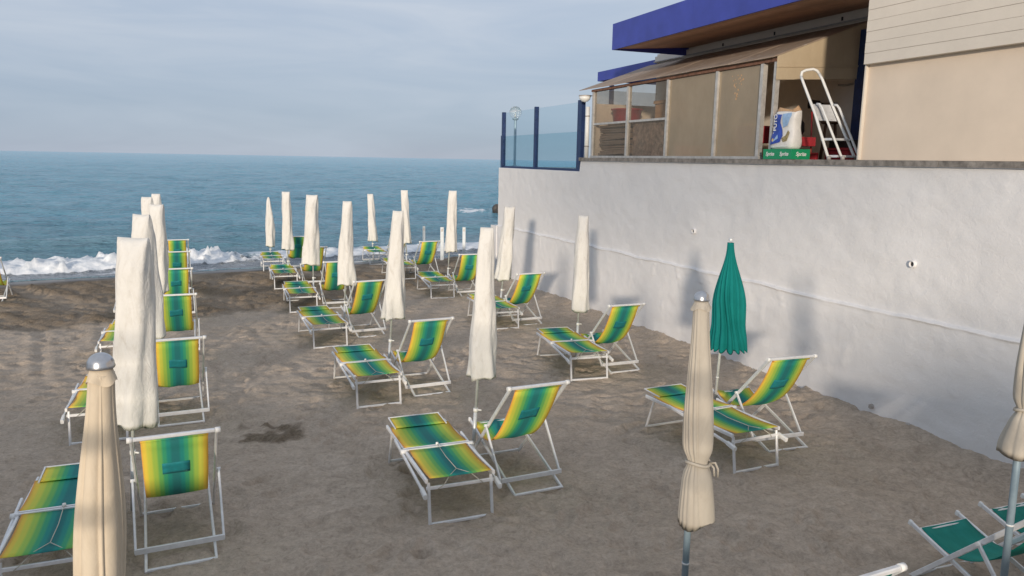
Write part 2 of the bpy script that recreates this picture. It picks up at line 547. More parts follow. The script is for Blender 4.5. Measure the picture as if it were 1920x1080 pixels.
def sea_material():
    mt, nt, bs = new_mat('sea_water')
    f = nt.nodes.new('ShaderNodeAttribute'); f.attribute_name = 'foam'
    sh = nt.nodes.new('ShaderNodeAttribute'); sh.attribute_name = 'shallow'
    geo = nt.nodes.new('ShaderNodeNewGeometry')
    def mapped(sx, sy):
        mp = nt.nodes.new('ShaderNodeMapping')
        mp.inputs['Rotation'].default_value = (0, 0, R(-20))
        mp.inputs['Scale'].default_value = (sx, sy, 1)
        nt.links.new(geo.outputs['Position'], mp.inputs['Vector'])
        return mp.outputs[0]
    patch = noise(nt, 1.0, 4, 0.6, mapped(0.012, 0.03))
    deep = ramp(nt, patch.outputs['Fac'], [(0.3, (0.125, 0.37, 0.51)), (0.7, (0.165, 0.435, 0.575))])
    shal = ramp(nt, patch.outputs['Fac'], [(0.3, (0.24, 0.37, 0.42)), (0.7, (0.30, 0.43, 0.45))])
    c = mixc(nt, sh.outputs['Fac'], deep, shal)
    sw = nt.nodes.new('ShaderNodeAttribute'); sw.attribute_name = 'swash'
    c = mixc(nt, sw.outputs['Fac'], c, (0.40, 0.43, 0.48))  # pale grey puts the sky reflection of the thin water into its colour
    nf = noise(nt, 1.0, 6, 0.7, mapped(3.2, 5.0), 0.8)
    th = nt.nodes.new('ShaderNodeMath'); th.operation = 'ADD'
    nt.links.new(f.outputs['Fac'], th.inputs[0]); nt.links.new(nf.outputs['Fac'], th.inputs[1])
    fm = nt.nodes.new('ShaderNodeMapRange'); fm.interpolation_type = 'SMOOTHSTEP'
    nt.links.new(th.outputs[0], fm.inputs['Value'])
    fm.inputs['From Min'].default_value = 0.92; fm.inputs['From Max'].default_value = 1.18
    fcol = ramp(nt, noise(nt, 3.0, 6, 0.7, geo.outputs['Position']).outputs['Fac'], [(0.35, (0.60, 0.64, 0.68)), (0.6, (0.85, 0.86, 0.87))])
    c = mixc(nt, fm.outputs[0], c, fcol)
    nt.links.new(c, bs.inputs['Base Color'])
    mr = nt.nodes.new('ShaderNodeMapRange')
    nt.links.new(fm.outputs[0], mr.inputs['Value'])
    mr.inputs['To Min'].default_value = 0.12; mr.inputs['To Max'].default_value = 0.85
    nt.links.new(mr.outputs[0], bs.inputs['Roughness'])
    bs.inputs['IOR'].default_value = 1.33
    bs.inputs['Specular IOR Level'].default_value = 0.5
    iv = nt.nodes.new('ShaderNodeMath'); iv.operation = 'SUBTRACT'; iv.inputs[0].default_value = 1.0
    nt.links.new(fm.outputs[0], iv.inputs[1])
    h0 = noise(nt, 1.0, 10, 0.70, mapped(0.055, 0.10), 0.4)
    h1 = noise(nt, 1.0, 5, 0.65, mapped(0.5, 0.85), 0.3)
    h2 = noise(nt, 1.0, 4, 0.6, mapped(2.2, 3.6), 0.2)
    prev = None
    hm = noise(nt, 1.0, 4, 0.6, mapped(0.16, 0.27), 0.3)
    for h, dist in ((h0, 2.4), (hm, 1.3), (h1, 0.55), (h2, 0.07)):
        prev = bump(nt, bs, h.outputs['Fac'], 1.0, dist, prev)
        nt.links.new(iv.outputs[0], prev.node.inputs['Strength'])
    ff = noise(nt, 7.0, 6, 0.75, geo.outputs['Position'])
    bump(nt, bs, ff.outputs['Fac'], 0.5, 0.06, prev)
    return mt
M['sea'] = sea_material()

def stucco_material():
    mt, nt, bs = new_mat('white_stucco')
    oc = coords(nt)
    n1 = noise(nt, 0.9, 5, 0.6, oc)
    n2 = noise(nt, 3.2, 6, 0.7, coords(nt, 'Object', (1, 1, 0.4)))
    base = ramp(nt, n1.outputs['Fac'], [(0.3, (0.68, 0.67, 0.67)), (0.7, (0.745, 0.735, 0.735))])
    dm = ramp(nt, n2.outputs['Fac'], [(0.58, (0, 0, 0)), (0.8, (0.35,) * 3)])
    nt.links.new(mixc(nt, dm, base, (0.58, 0.55, 0.52)), bs.inputs['Base Color'])
    bs.inputs['Roughness'].default_value = 0.8
    bs.inputs['Specular IOR Level'].default_value = 0.25
    a = noise(nt, 7, 5, 0.62, coords(nt, 'Object', (1, 1, 1.4)), 0.8)
    b1 = bump(nt, bs, a.outputs['Fac'], 0.38, 0.016)
    b = noise(nt, 60, 3, 0.6, oc)
    b2 = bump(nt, bs, b.outputs['Fac'], 0.35, 0.004, b1)
    # trowel strokes and drips
    v = nt.nodes.new('ShaderNodeTexVoronoi')
    v.feature = 'DISTANCE_TO_EDGE'
    v.inputs['Scale'].default_value = 2.2
    dd = noise(nt, 2.0, 4, 0.7, oc, 1.5)
    nt.links.new(mixc(nt, 0.35, oc, dd.outputs['Color'], 'ADD'), v.inputs['Vector'])
    mr = nt.nodes.new('ShaderNodeMapRange')
    mr.inputs['From Max'].default_value = 0.035
    nt.links.new(v.outputs['Distance'], mr.inputs['Value'])
    bump(nt, bs, mr.outputs[0], 0.10, 0.006, b2)
    return mt
M['stucco'] = stucco_material()

def wood_material(name, c1, c2, axis_scale, rough=0.6):
    mt, nt, bs = new_mat(name)
    n = noise(nt, 3, 6, 0.65, coords(nt, 'Object', axis_scale), 0.6)
    oi = nt.nodes.new('ShaderNodeObjectInfo')
    hv = nt.nodes.new('ShaderNodeHueSaturation')
    mr = nt.nodes.new('ShaderNodeMapRange')
    nt.links.new(oi.outputs['Random'], mr.inputs['Value'])
    mr.inputs['To Min'].default_value = 0.78; mr.inputs['To Max'].default_value = 1.2
    nt.links.new(mr.outputs[0], hv.inputs['Value'])
    nt.links.new(ramp(nt, n.outputs['Fac'], [(0.3, c1), (0.7, c2)]), hv.inputs['Color'])
    nt.links.new(hv.outputs['Color'], bs.inputs['Base Color'])
    bs.inputs['Roughness'].default_value = rough
    bump(nt, bs, n.outputs['Fac'], 0.2, 0.004)
    return mt
M['soffit'] = wood_material('soffit_wood', (0.38, 0.21, 0.135), (0.50, 0.30, 0.20), (1.2, 1.2, 6))
M['plank'] = wood_material('grey_plank', (0.16, 0.11, 0.075), (0.30, 0.22, 0.16), (1.5, 1.5, 20))
M['chip'] = simple('chipboard', (0.24, 0.17, 0.13), 0.85, 0, 0.75, 11, 40, 0.3)

def glass(name, color, rough=0.0, trans=1.0, ior=1.12, dirt=None):
    mt, nt, bs = new_mat(name)
    bs.inputs['Base Color'].default_value = (*color, 1)
    bs.inputs['Roughness'].default_value = rough
    bs.inputs['Transmission Weight'].default_value = trans
    bs.inputs['IOR'].default_value = ior
    if dirt:
        n = noise(nt, 2.4, 6, 0.7, coords(nt, 'Object', (1, 1, 0.5)))
        nt.links.new(ramp(nt, n.outputs['Fac'], [(0.3, color), (0.75, dirt)]), bs.inputs['Base Color'])
        tr = nt.nodes.new('ShaderNodeMapRange')
        nt.links.new(n.outputs['Fac'], tr.inputs['Value'])
        tr.inputs['From Min'].default_value = 0.3; tr.inputs['From Max'].default_value = 0.75
        tr.inputs['To Min'].default_value = trans; tr.inputs['To Max'].default_value = trans * 0.75
        nt.links.new(tr.outputs[0], bs.inputs['Transmission Weight'])
    return mt
def pane_glass(name, tint, gloss=0.06, film=0.0, film_col=(0.5, 0.46, 0.4)):
    mt, nt, bs = new_mat(name)
    nt.nodes.remove(bs)
    tr = nt.nodes.new('ShaderNodeBsdfTransparent'); tr.inputs[0].default_value = (*tint, 1)
    gl = nt.nodes.new('ShaderNodeBsdfGlossy'); gl.inputs['Roughness'].default_value = 0.01
    fr = nt.nodes.new('ShaderNodeFresnel'); fr.inputs[0].default_value = 1.30
    mx = nt.nodes.new('ShaderNodeMixShader')
    ge = nt.nodes.new('ShaderNodeNewGeometry')
    iv = nt.nodes.new('ShaderNodeMath'); iv.operation = 'SUBTRACT'; iv.inputs[0].default_value = 1.0
    nt.links.new(ge.outputs['Backfacing'], iv.inputs[1])
    mu = nt.nodes.new('ShaderNodeMath'); mu.operation = 'MULTIPLY'
    nt.links.new(iv.outputs[0], mu.inputs[0]); nt.links.new(fr.outputs[0], mu.inputs[1])
    nt.links.new(mu.outputs[0], mx.inputs[0]); nt.links.new(tr.outputs[0], mx.inputs[1]); nt.links.new(gl.outputs[0], mx.inputs[2])
    out = mx.outputs[0]
    if film:
        df = nt.nodes.new('ShaderNodeBsdfDiffuse'); df.inputs[0].default_value = (*film_col, 1)
        n = noise(nt, 2.4, 6, 0.7, coords(nt, 'Object', (1, 1, 0.5)))
        mr = nt.nodes.new('ShaderNodeMapRange')
        nt.links.new(n.outputs['Fac'], mr.inputs['Value'])
        mr.inputs['From Min'].default_value = 0.3; mr.inputs['From Max'].default_value = 0.75
        mr.inputs['To Min'].default_value = film * .4; mr.inputs['To Max'].default_value = film * 1.5
        m2 = nt.nodes.new('ShaderNodeMixShader')
        nt.links.new(mr.outputs[0], m2.inputs[0]); nt.links.new(out, m2.inputs[1]); nt.links.new(df.outputs[0], m2.inputs[2])
        out = m2.outputs[0]
    nt.links.new(out, nt.nodes['Material Output'].inputs['Surface'])
    return mt
M['glass'] = pane_glass('clear_pane', (0.90, 0.95, 0.97))
M['glass_tint'] = pane_glass('teal_tinted_pane', (0.84, 0.92, 0.94))
M['glass_dirty'] = pane_glass('dusty_window_pane', (0.88, 0.86, 0.83), film=0.10)
def frosted_sheet(name, c1, c2, clear=0.3):
    mt, nt, bs = new_mat(name)
    nt.nodes.remove(bs)
    n = noise(nt, 2.0, 6, 0.7, coords(nt, 'Object', (1, 1, 0.6)))
    c = ramp(nt, n.outputs['Fac'], [(0.3, c1), (0.72, c2)])
    tr = nt.nodes.new('ShaderNodeBsdfTransparent'); tr.inputs[0].default_value = (0.72, 0.60, 0.44, 1)
    df = nt.nodes.new('ShaderNodeBsdfDiffuse'); tl = nt.nodes.new('ShaderNodeBsdfTranslucent')
    nt.links.new(c, df.inputs[0]); nt.links.new(c, tl.inputs[0])
    m1 = nt.nodes.new('ShaderNodeMixShader'); m1.inputs[0].default_value = 0.35
    nt.links.new(df.outputs[0], m1.inputs[1]); nt.links.new(tl.outputs[0], m1.inputs[2])
    m2 = nt.nodes.new('ShaderNodeMixShader'); m2.inputs[0].default_value = clear
    nt.links.new(m1.outputs[0], m2.inputs[1]); nt.links.new(tr.outputs[0], m2.inputs[2])
    gl = nt.nodes.new('ShaderNodeBsdfGlossy'); gl.inputs['Roughness'].default_value = 0.12
    m3 = nt.nodes.new('ShaderNodeMixShader'); m3.inputs[0].default_value = 0.07
    nt.links.new(m2.outputs[0], m3.inputs[1]); nt.links.new(gl.outputs[0], m3.inputs[2])
    nt.links.new(m3.outputs[0], nt.nodes['Material Output'].inputs['Surface'])
    return mt
M['frosted'] = frosted_sheet('frosted_beige_sheet', (0.62, 0.53, 0.38), (0.76, 0.66, 0.49), 0.52)
M['poly'] = frosted_sheet('yellowed_plastic_sheet', (0.66, 0.55, 0.39), (0.80, 0.69, 0.51), 0.22)
M['globe'] = glass('globe_glass', (0.92, 0.92, 0.90), 0.05, 0.85, 1.1)

def roof_sheet_material():
    mt, nt, bs = new_mat('stained_roof_sheet')
    oc = coords(nt)
    n = noise(nt, 2.5, 6, 0.7, oc)
    base = ramp(nt, n.outputs['Fac'], [(0.3, (0.44, 0.34, 0.265)), (0.7, (0.62, 0.51, 0.41))])
    v = nt.nodes.new('ShaderNodeTexVoronoi')
    v.inputs['Scale'].default_value = 4.6
    v.inputs['Randomness'].default_value = 1.0
    dn = noise(nt, 9, 3, 0.6, oc)
    nt.links.new(mixc(nt, 0.12, oc, dn.outputs['Color'], 'ADD'), v.inputs['Vector'])
    mr = nt.nodes.new('ShaderNodeMapRange')
    nt.links.new(v.outputs['Distance'], mr.inputs['Value'])
    mr.inputs['From Min'].default_value = 0.13; mr.inputs['From Max'].default_value = 0.19
    mr.inputs['To Min'].default_value = 0.75; mr.inputs['To Max'].default_value = 0.0
    fc = mixc(nt, mr.outputs[0], base, (0.68, 0.64, 0.58))
    nt.links.new(fc, bs.inputs['Base Color'])
    bs.inputs['Roughness'].default_value = 0.7
    tl = nt.nodes.new('ShaderNodeBsdfTranslucent'); nt.links.new(fc, tl.inputs[0])
    ms = nt.nodes.new('ShaderNodeMixShader'); ms.inputs[0].default_value = 0.45
    nt.links.new(bs.outputs[0], ms.inputs[1]); nt.links.new(tl.outputs[0], ms.inputs[2])
    nt.links.new(ms.outputs[0], nt.nodes['Material Output'].inputs['Surface'])
    return mt
M['roof_sheet'] = roof_sheet_material()

# ================================================================== THE GROUND
def gauss(x, y, cx, cy, r_):
    return np.exp(-((x - cx) ** 2 + (y - cy) ** 2) / (r_ * r_))

def make_sand():
    ox, oy = 0.0, -3.0
    nr, na = 800, 800
    rr = 3.3 * np.exp(np.linspace(0, math.log(48 / 3.3), nr))
    aa = np.radians(np.linspace(-66, 62, na))
    Rr, A = np.meshgrid(rr, aa, indexing='ij')
    X = ox + Rr * np.sin(A); Y = oy + Rr * np.cos(A)
    w = X * NX + Y * NY
    s = X * NY - Y * NX
    Z = -SLOPE * np.maximum(0, w - 5.0)
    # beach face gets steeper near the water, then runs on under it
    Z = Z - 0.05 * np.maximum(0, w - 26.8)
    # damp raked zone near the water
    edge = 17.6 + 0.9 * fbm(s * 0.35, w * 0.2, 4, 3) + 2.0 * sstep(6, 13, s)
    damp = sstep(-0.5, 0.9, w - edge + 0.7 * fbm(s * 1.6, w * 1.6, 3, 5)) * (1 - sstep(26.0, 26.8, w))
    wetn = 0.25 * fbm(s * 0.5, w * 0.5, 3, 21)
    wet = sstep(24.9, 25.7, w + wetn)
    flat = 1 - sstep(24.3, 25.2, w + wetn)
    # trodden dry sand: soft hollows, footprints and small ridges
    t1 = fbm(X * 1.5, Y * 1.5, 4, 31)
    t2 = fbm(X * 4.2 + 1.3 * t1, Y * 4.2, 3, 47)
    ridged = (1 - np.abs(fbm(X * 2.3, Y * 3.0, 3, 71)) * 2)
    Z += flat * (0.022 * t1 + 0.030 * t2 + 0.024 * (ridged - .5))
    Z += flat * (0.010 * fbm(X * 12, Y * 12, 2, 141) + 0.016 * (np.maximum(0, 1 - np.abs(fbm(X * 5.5 + t1, Y * 7.5, 2, 151)) * 5)) * (0.4 + .6 * sstep(-.2, .4, t1)))
    # individual footprints
    fp = np.zeros_like(X)
    r2 = np.random.default_rng(5)
    for k in range(1100):
        cy = r2.uniform(3.5, 22); cx = r2.uniform(-0.85 * cy - 2, 0.6 * cy + 1)
        an = r2.uniform(0, math.pi); ca, sa = math.cos(an), math.sin(an)
        sel = (np.abs(X - cx) < .3) & (np.abs(Y - cy) < .3)
        if not sel.any(): continue
        u = (X[sel] - cx) * ca + (Y[sel] - cy) * sa; v = -(X[sel] - cx) * sa + (Y[sel] - cy) * ca
        q = np.sqrt((u / .14) ** 2 + (v / .065) ** 2)
        fp[sel] += -0.040 * np.exp(-(q ** 2)) + 0.018 * np.exp(-((q - 1.5) / .35) ** 2)
    Z += flat * fp
    # furrows left by raking and wheels in the damp zone
    ta = R(-58)
    uu = X * math.cos(ta) - Y * math.sin(ta); vv = X * math.sin(ta) + Y * math.cos(ta)
    fur = fbm(uu * 2.6 + 0.5 * t1, vv * 0.22, 4, 91)
    fur2 = fbm(uu * 0.9, vv * 0.12, 2, 93)
    Z += flat * damp * (0.11 * fur + 0.06 * fur2 + 0.05 * t2)
    damp = np.clip(damp * (0.80 + 0.55 * fur + 0.25 * t2), 0, 1)
    # wheel tracks crossing the dry sand
    for off, width in ((0.0, .10), (1.35, .10), (3.1, .08), (4.3, .08)):
        ln = (X + 5.2 + off) * math.cos(R(-33)) - (Y - 15) * math.sin(R(-33)) + 0.25 * fbm(Y * 0.25, X * 0.05, 2, 7)
        trk = np.exp(-(ln / width) ** 2) * sstep(9, 12, Y) * (1 - sstep(17, 19, w))
        Z += -0.020 * trk + 0.014 * np.exp(-((np.abs(ln) - 2.0 * width) / width) ** 2) * sstep(9, 12, Y) * (1 - sstep(17, 19, w))
    # dug-over damp patch in the open sand
    pm = np.exp(-(((X + 2.98) / .46) ** 2 + ((Y - 8.95) / .36) ** 2))
    pm = np.clip(pm * (1.1 + 1.6 * t2), 0, 1)
    Z += pm * (0.075 * fbm(X * 8, Y * 8, 3, 101) - 0.02)
    pq = gauss(X, Y, -1.75, 5.25, 0.14)
    damp = np.clip(damp + 0.95 * sstep(.25, .6, pm) + 0.6 * sstep(.3, .7, pq * (1.1 + 1.4 * t2)), 0, 1)
    Z += 0.05 * flat * sstep(22.8, 24.2, w) * (1 + 1.2 * fbm(s * 1.2, w * 1.2, 3, 131))
    # wind-blown sand banked against the wall
    tt = X * RW.x + Y * RW.y - WL
    Z += 0.07 * np.exp(-(np.minimum(tt, 0) / 0.35) ** 2) * (1 + .5 * t1) * (1 - wet)
    me = grid_mesh('sand', X, Y, Z, True, {'damp': damp, 'wet': wet})
    o = link('sand', me, M['sand'])
    structure(o)
make_sand()

def make_sea():
    th = np.linspace(math.tan(R(-47)), math.tan(R(63)), 760)
    w1 = np.arange(24.6, 34.0, 0.075)
    w2 = 34.0 * 1.0105 ** np.arange(1, 590)
    ww = np.concatenate([w1, w2])
    Wd, T = np.meshgrid(ww, th, indexing='ij')
    S = Wd * T
    Z = np.full_like(Wd, SEA_Z)
    # thin swash sheet running up the beach
    lap = 25.9 + 0.35 * fbm(S * 0.25, Wd * 0, 3, 4) + 0.12 * fbm(S * 1.3, Wd * 0, 2, 9)
    base = -SLOPE * np.maximum(0, Wd - 5.0) - 0.05 * np.maximum(0, Wd - 26.8)
    run = sstep(0, 2.2, Wd - lap)
    Z = np.where(Wd < lap + 2.2, np.maximum(SEA_Z, base + 0.012) * 1.0, SEA_Z)
    Z = np.where(Wd < lap, base - 0.05, Z)
    # breaking wave
    left = 1 - sstep(4.0, 8.5, S)
    mid = sstep(4.0, 8.5, S) * (1 - sstep(26, 34, S))
    wb = 28.1 + 0.35 * fbm(S * 0.16, Wd * 0, 3, 14)
    hgt = (0.25 * left + 0.15 * mid) * (0.95 + 0.5 * fbm(S * 0.45, Wd * 0, 3, 18))
    q = Wd - wb
    crest = np.where(q < 0, np.exp(-(q / 0.62) ** 2), np.exp(-(q / 1.5) ** 2))
    lump = fbm(S * 2.4, Wd * 2.4, 4, 61)
    spike = np.maximum(0, fbm(S * 4.3, Wd * 2.6, 3, 66)) ** 1.5
    toe = sstep(-0.95, -0.70, q + 0.12 * fbm(S * 1.1, Wd * 0, 2, 68))       # sharp toe of the white water
    fzone = toe * (1 - sstep(0.5, 1.5, q))
    fwide = toe * (1 - sstep(0.8, 3.0, q))
    Z = Z + hgt * crest + toe * 0.05 * (left + mid) * (1 - sstep(0.5, 2, q)) + fzone * (left + .35 * mid) * (0.06 * lump + 0.07 * fbm(S * 6.5, Wd * 6.5, 2, 69) + 0.50 * spike * (0.5 + np.abs(fbm(S * .7, Wd * 0, 2, 70))))
    # offshore swell rolling in
    near = sstep(29, 33, Wd) * (1 - sstep(300, 900, Wd))
    ph = fbm(S * 0.05, Wd * 0.02, 3, 33) * 5
    swell = 0.06 * np.sin(Wd * 0.95 + 2 * ph) + 0.05 * np.sin(Wd * 0.47 + 0.22 * S + ph * 1.7)
    Z = Z + near * swell * (0.5 + 0.8 * np.abs(fbm(S * 0.08, Wd * 0.11, 3, 37)))
    Z = Z + near * 0.13 * fbm(S * 0.22 + 0.1 * Wd, Wd * 0.45, 4, 35, .6)
    def rid(a_, b_, sd):
        return (1 - np.abs(fbm(a_, b_, 3, sd, .55)) * 2.2)
    chop = sstep(30, 36, Wd) * (1 - 0.65 * sstep(120, 500, Wd)) * (1 - sstep(900, 2500, Wd))
    far_ = sstep(80, 300, Wd)
    wig = 1.5 * fbm(S * .05, Wd * .05, 2, 44)
    Z = Z + chop * (0.13 * rid(S * .16 + .05 * Wd + wig, Wd * .42 + wig, 201) * (1 - .4 * far_) + 0.055 * rid(S * .55, Wd * 1.0, 211) + 0.30 * far_ * rid(S * .05, Wd * .11, 221))
    # second low wave humping up outside the break
    q2 = Wd - (35.2 + 0.8 * fbm(S * 0.1, Wd * 0, 2, 40))
    Z = Z + 0.22 * np.exp(-(q2 / 1.5) ** 2) * (1 - sstep(2, 8, S))
    Z = Z + (0.02 * fbm(S * 1.2, Wd * 2.2, 3, 50) * sstep(26.5, 28, Wd) * (1 - sstep(60, 200, Wd)))
    # foam
    foam = np.clip(0.98 * left * fzone + 0.30 * left * toe * (1 - sstep(.5, 2.2, q)), 0, 1)
    foam = np.maximum(foam, mid * fwide * (0.86 + 0.45 * fbm(S * 0.45, Wd * 0.8, 3, 55)))
    foam = np.maximum(foam, 0.50 * mid * np.exp(-((Wd - 31.6 - .6 * fbm(S * .3, Wd * 0, 2, 77)) / 0.6) ** 2) * (0.6 + 1.1 * fbm(S * 0.5, Wd * 1.1, 3, 57)))
    foam = np.maximum(foam, 0.62 * np.exp(-((Wd - lap - 0.10) / 0.08) ** 2) * (0.75 + 0.6 * fbm(S * 1.1, Wd * 1.0, 3, 58)))
    foam = np.maximum(foam, 0.42 * sstep(0, 0.4, Wd - lap) * (1 - toe) * (0.8 + 0.8 * fbm(S * .8, Wd * 1.6, 3, 59)))
    swash = sstep(0, 0.5, Wd - lap) * (1 - sstep(-.6, .2, q)) * 0.9
    # broken water round the rocks off the wall end
    rk = np.exp(-(((S - 27.6) / 2.6) ** 2 + ((Wd - 48.0) / 1.6) ** 2))
    foam = np.maximum(foam, 1.1 * rk * (0.75 + 0.8 * fbm(S * 1.3, Wd * 1.3, 3, 63)))
    Z = Z + rk * (0.22 * np.abs(fbm(S * 1.6, Wd * 1.6, 4, 64)) + 0.04)
    shallow = np.exp(-np.maximum(0, Wd - 27.0) / 9.0) * (0.85 + 0.3 * fbm(S * .1, Wd * .1, 3, 81))
    X = Wd * NX + S * NY
    Y = Wd * NY - S * NX
    me = grid_mesh('sea', X, Y, Z, True, {'foam': foam, 'shallow': np.clip(shallow, 0, 1), 'swash': swash})
    structure(link('sea', me, M['sea']))
make_sea()

# ================================================================== WALL AND TERRACE
LEDGE_Z = 3.38
def make_retaining_wall():
    root = empty('retaining_wall', W(10, 0, 0))
    inv = Matrix.Translation(-root.location)
    ss = np.arange(-3.0, 22.5001, 0.05)
    zz = np.concatenate([np.arange(-0.9, -.35, .1), np.arange(-.35, 1.17, .035), np.arange(1.17, 1.56, .011), np.arange(1.56, 3.30, 0.035), [3.30]])
    Sg, Zg = np.meshgrid(ss, zz, indexing='ij')
    top = np.where(Sg > 16.72, 3.05, 3.30)
    Zc = np.minimum(Zg, top)
    seam = 1.44 - 0.0105 * (Sg - 5.6) + 0.035 * fbm(Sg * 1.1, Sg * 0, 5, 3, .65)
    proud = 1 - sstep(-0.02, 0.03, Zc - seam)
    ridge = np.exp(-((Zc - seam) / 0.015) ** 2)
    rel = 0.012 * fbm(Sg * 0.9, Zc * 1.3, 4, 5) + 0.008 * fbm(Sg * 4.5, Zc * 6.5, 3, 8)
    rel += 0.006 * np.maximum(0, fbm(Sg * 7, Zc * 3.0, 3, 12)) * (Zc < seam)
    # plaster drips and scars
    r3 = np.random.default_rng(3)
    dr = np.zeros_like(Sg)
    for k in range(46):
        cs = r3.uniform(2, 22); ct = 1.44 - 0.0105 * (cs - 5.6) - r3.uniform(-.15, .8); ln = r3.uniform(.1, .42); tilt = r3.uniform(-.5, .5)
        wd = r3.uniform(.012, .03)
        d = np.abs(Sg - cs - tilt * (Zc - ct))
        dr += r3.uniform(.006, .016) * np.exp(-(d / wd) ** 2) * (Zc < ct) * (Zc > ct - ln)
    T = -(0.040 * proud + 0.026 * ridge * (1 + 1.1 * fbm(Sg * 2.7, Zc * 2, 3, 29)) + 1.0 * rel + dr)
    P = np.stack([AW.x * Sg + RW.x * (WL + T), AW.y * Sg + RW.y * (WL + T), Zc], -1)
    P -= np.array(root.location)
    me = grid_mesh('plaster_face', P[..., 0], P[..., 1], P[..., 2])
    link('plaster_face', me, M['stucco'], root)
    def hexw(mb, s0, s1, t0, t1, z0, z1):
        mb.hexa([inv @ W(s0, t0, z0), inv @ W(s1, t0, z0), inv @ W(s1, t1, z0), inv @ W(s0, t1, z0),
                 inv @ W(s0, t0, z1), inv @ W(s1, t0, z1), inv @ W(s1, t1, z1), inv @ W(s0, t1, z1)])
        return mb
    hexw(MB(), -3.0, 16.72, 0.035, 6.0, -0.9, 3.296).build('wall_core', M['stucco'], root)
    hexw(MB(), 16.724, 22.5, 0.035, 6.0, -0.9, 3.046).build('wall_core', M['stucco'], root)
    mb = MB()
    hexw(mb, 22.47, 23.0, -0.06, 6.0, -0.9, 1.24).build('wall_plinth', M['stucco'], root)
    # concrete ledge in cast lengths
    s = -3.0
    k = 0
    while s < 16.7:
        e = min(s + 2.46, 16.72)
        hexw(MB(), s, e - 0.006, -0.045 - .004 * (k % 3), 6.0, 3.302, LEDGE_Z - .003 * (k % 2)).build('ledge_slab', M['concrete'], root)
        s += 2.46; k += 1
    for s_, z_, r_ in ((7.45, .13, .035), (6.86, .05, .05), (6.95, -.02, .02)):
        n = 11; rr = random.Random(int(s_ * 100))
        q_ = -0.078
        vs_ = [inv @ (W(s_, q_, z_) + (AW * math.cos(2 * math.pi * k / n) + Vector((0, 0, 1)) * math.sin(2 * math.pi * k / n)) * r_ * rr.uniform(.6, 1.15)) for k in range(n)]
        vb = [inv @ (W(s_, q_ + .04, z_) + (AW * math.cos(2 * math.pi * k / n) + Vector((0, 0, 1)) * math.sin(2 * math.pi * k / n)) * r_) for k in range(n)]
        MB().add(vs_ + vb, [tuple(range(n))] + [(k, (k + 1) % n, n + (k + 1) % n, n + k) for k in range(n)]).build('chip', M['grey_metal'], root)
    tag(root, 'long white plastered wall rising from the sand with a grey ledge on top', 'wall')
    return root
make_retaining_wall()

def pipe_hole(s, z, label, r_=0.05):
    root = empty('drain_pipe', W(s, -0.005, z))
    d = -RW
    mb = MB()
    n = 14
    prof = [(r_, 0.02), (r_, -0.035), (r_ * .72, -0.035), (r_ * .72, 0.02)]
    up = Vector((0, 0, 1)); sd = AW
    vs_, fs_ = [], []
    for rad, tt in prof:
        for k in range(n):
            a = 2 * math.pi * k / n
            vs_.append(RW * tt + (sd * math.cos(a) + up * math.sin(a)) * rad)
    for i in range(3):
        for k in range(n):
            fs_.append((i * n + k, i * n + (k + 1) % n, (i + 1) * n + (k + 1) % n, (i + 1) * n + k))
    mb.add(vs_, fs_, True).build('rim', M['stucco'], root)
    vs_ = [RW * -0.010 + (sd * math.cos(2 * math.pi * k / n) + up * math.sin(2 * math.pi * k / n)) * r_ * .71 for k in range(n)]
    MB().add(vs_, [tuple(range(n))]).build('bore', M['dark'], root)
    tag(root, label, 'drain pipe')
pipe_hole(7.07, 2.10, 'open drain pipe end with a dark bore in the upper white wall', 0.045)
pipe_hole(11.85, 2.07, 'plastered-over drain pipe stub in the white wall towards the sea end', 0.05)

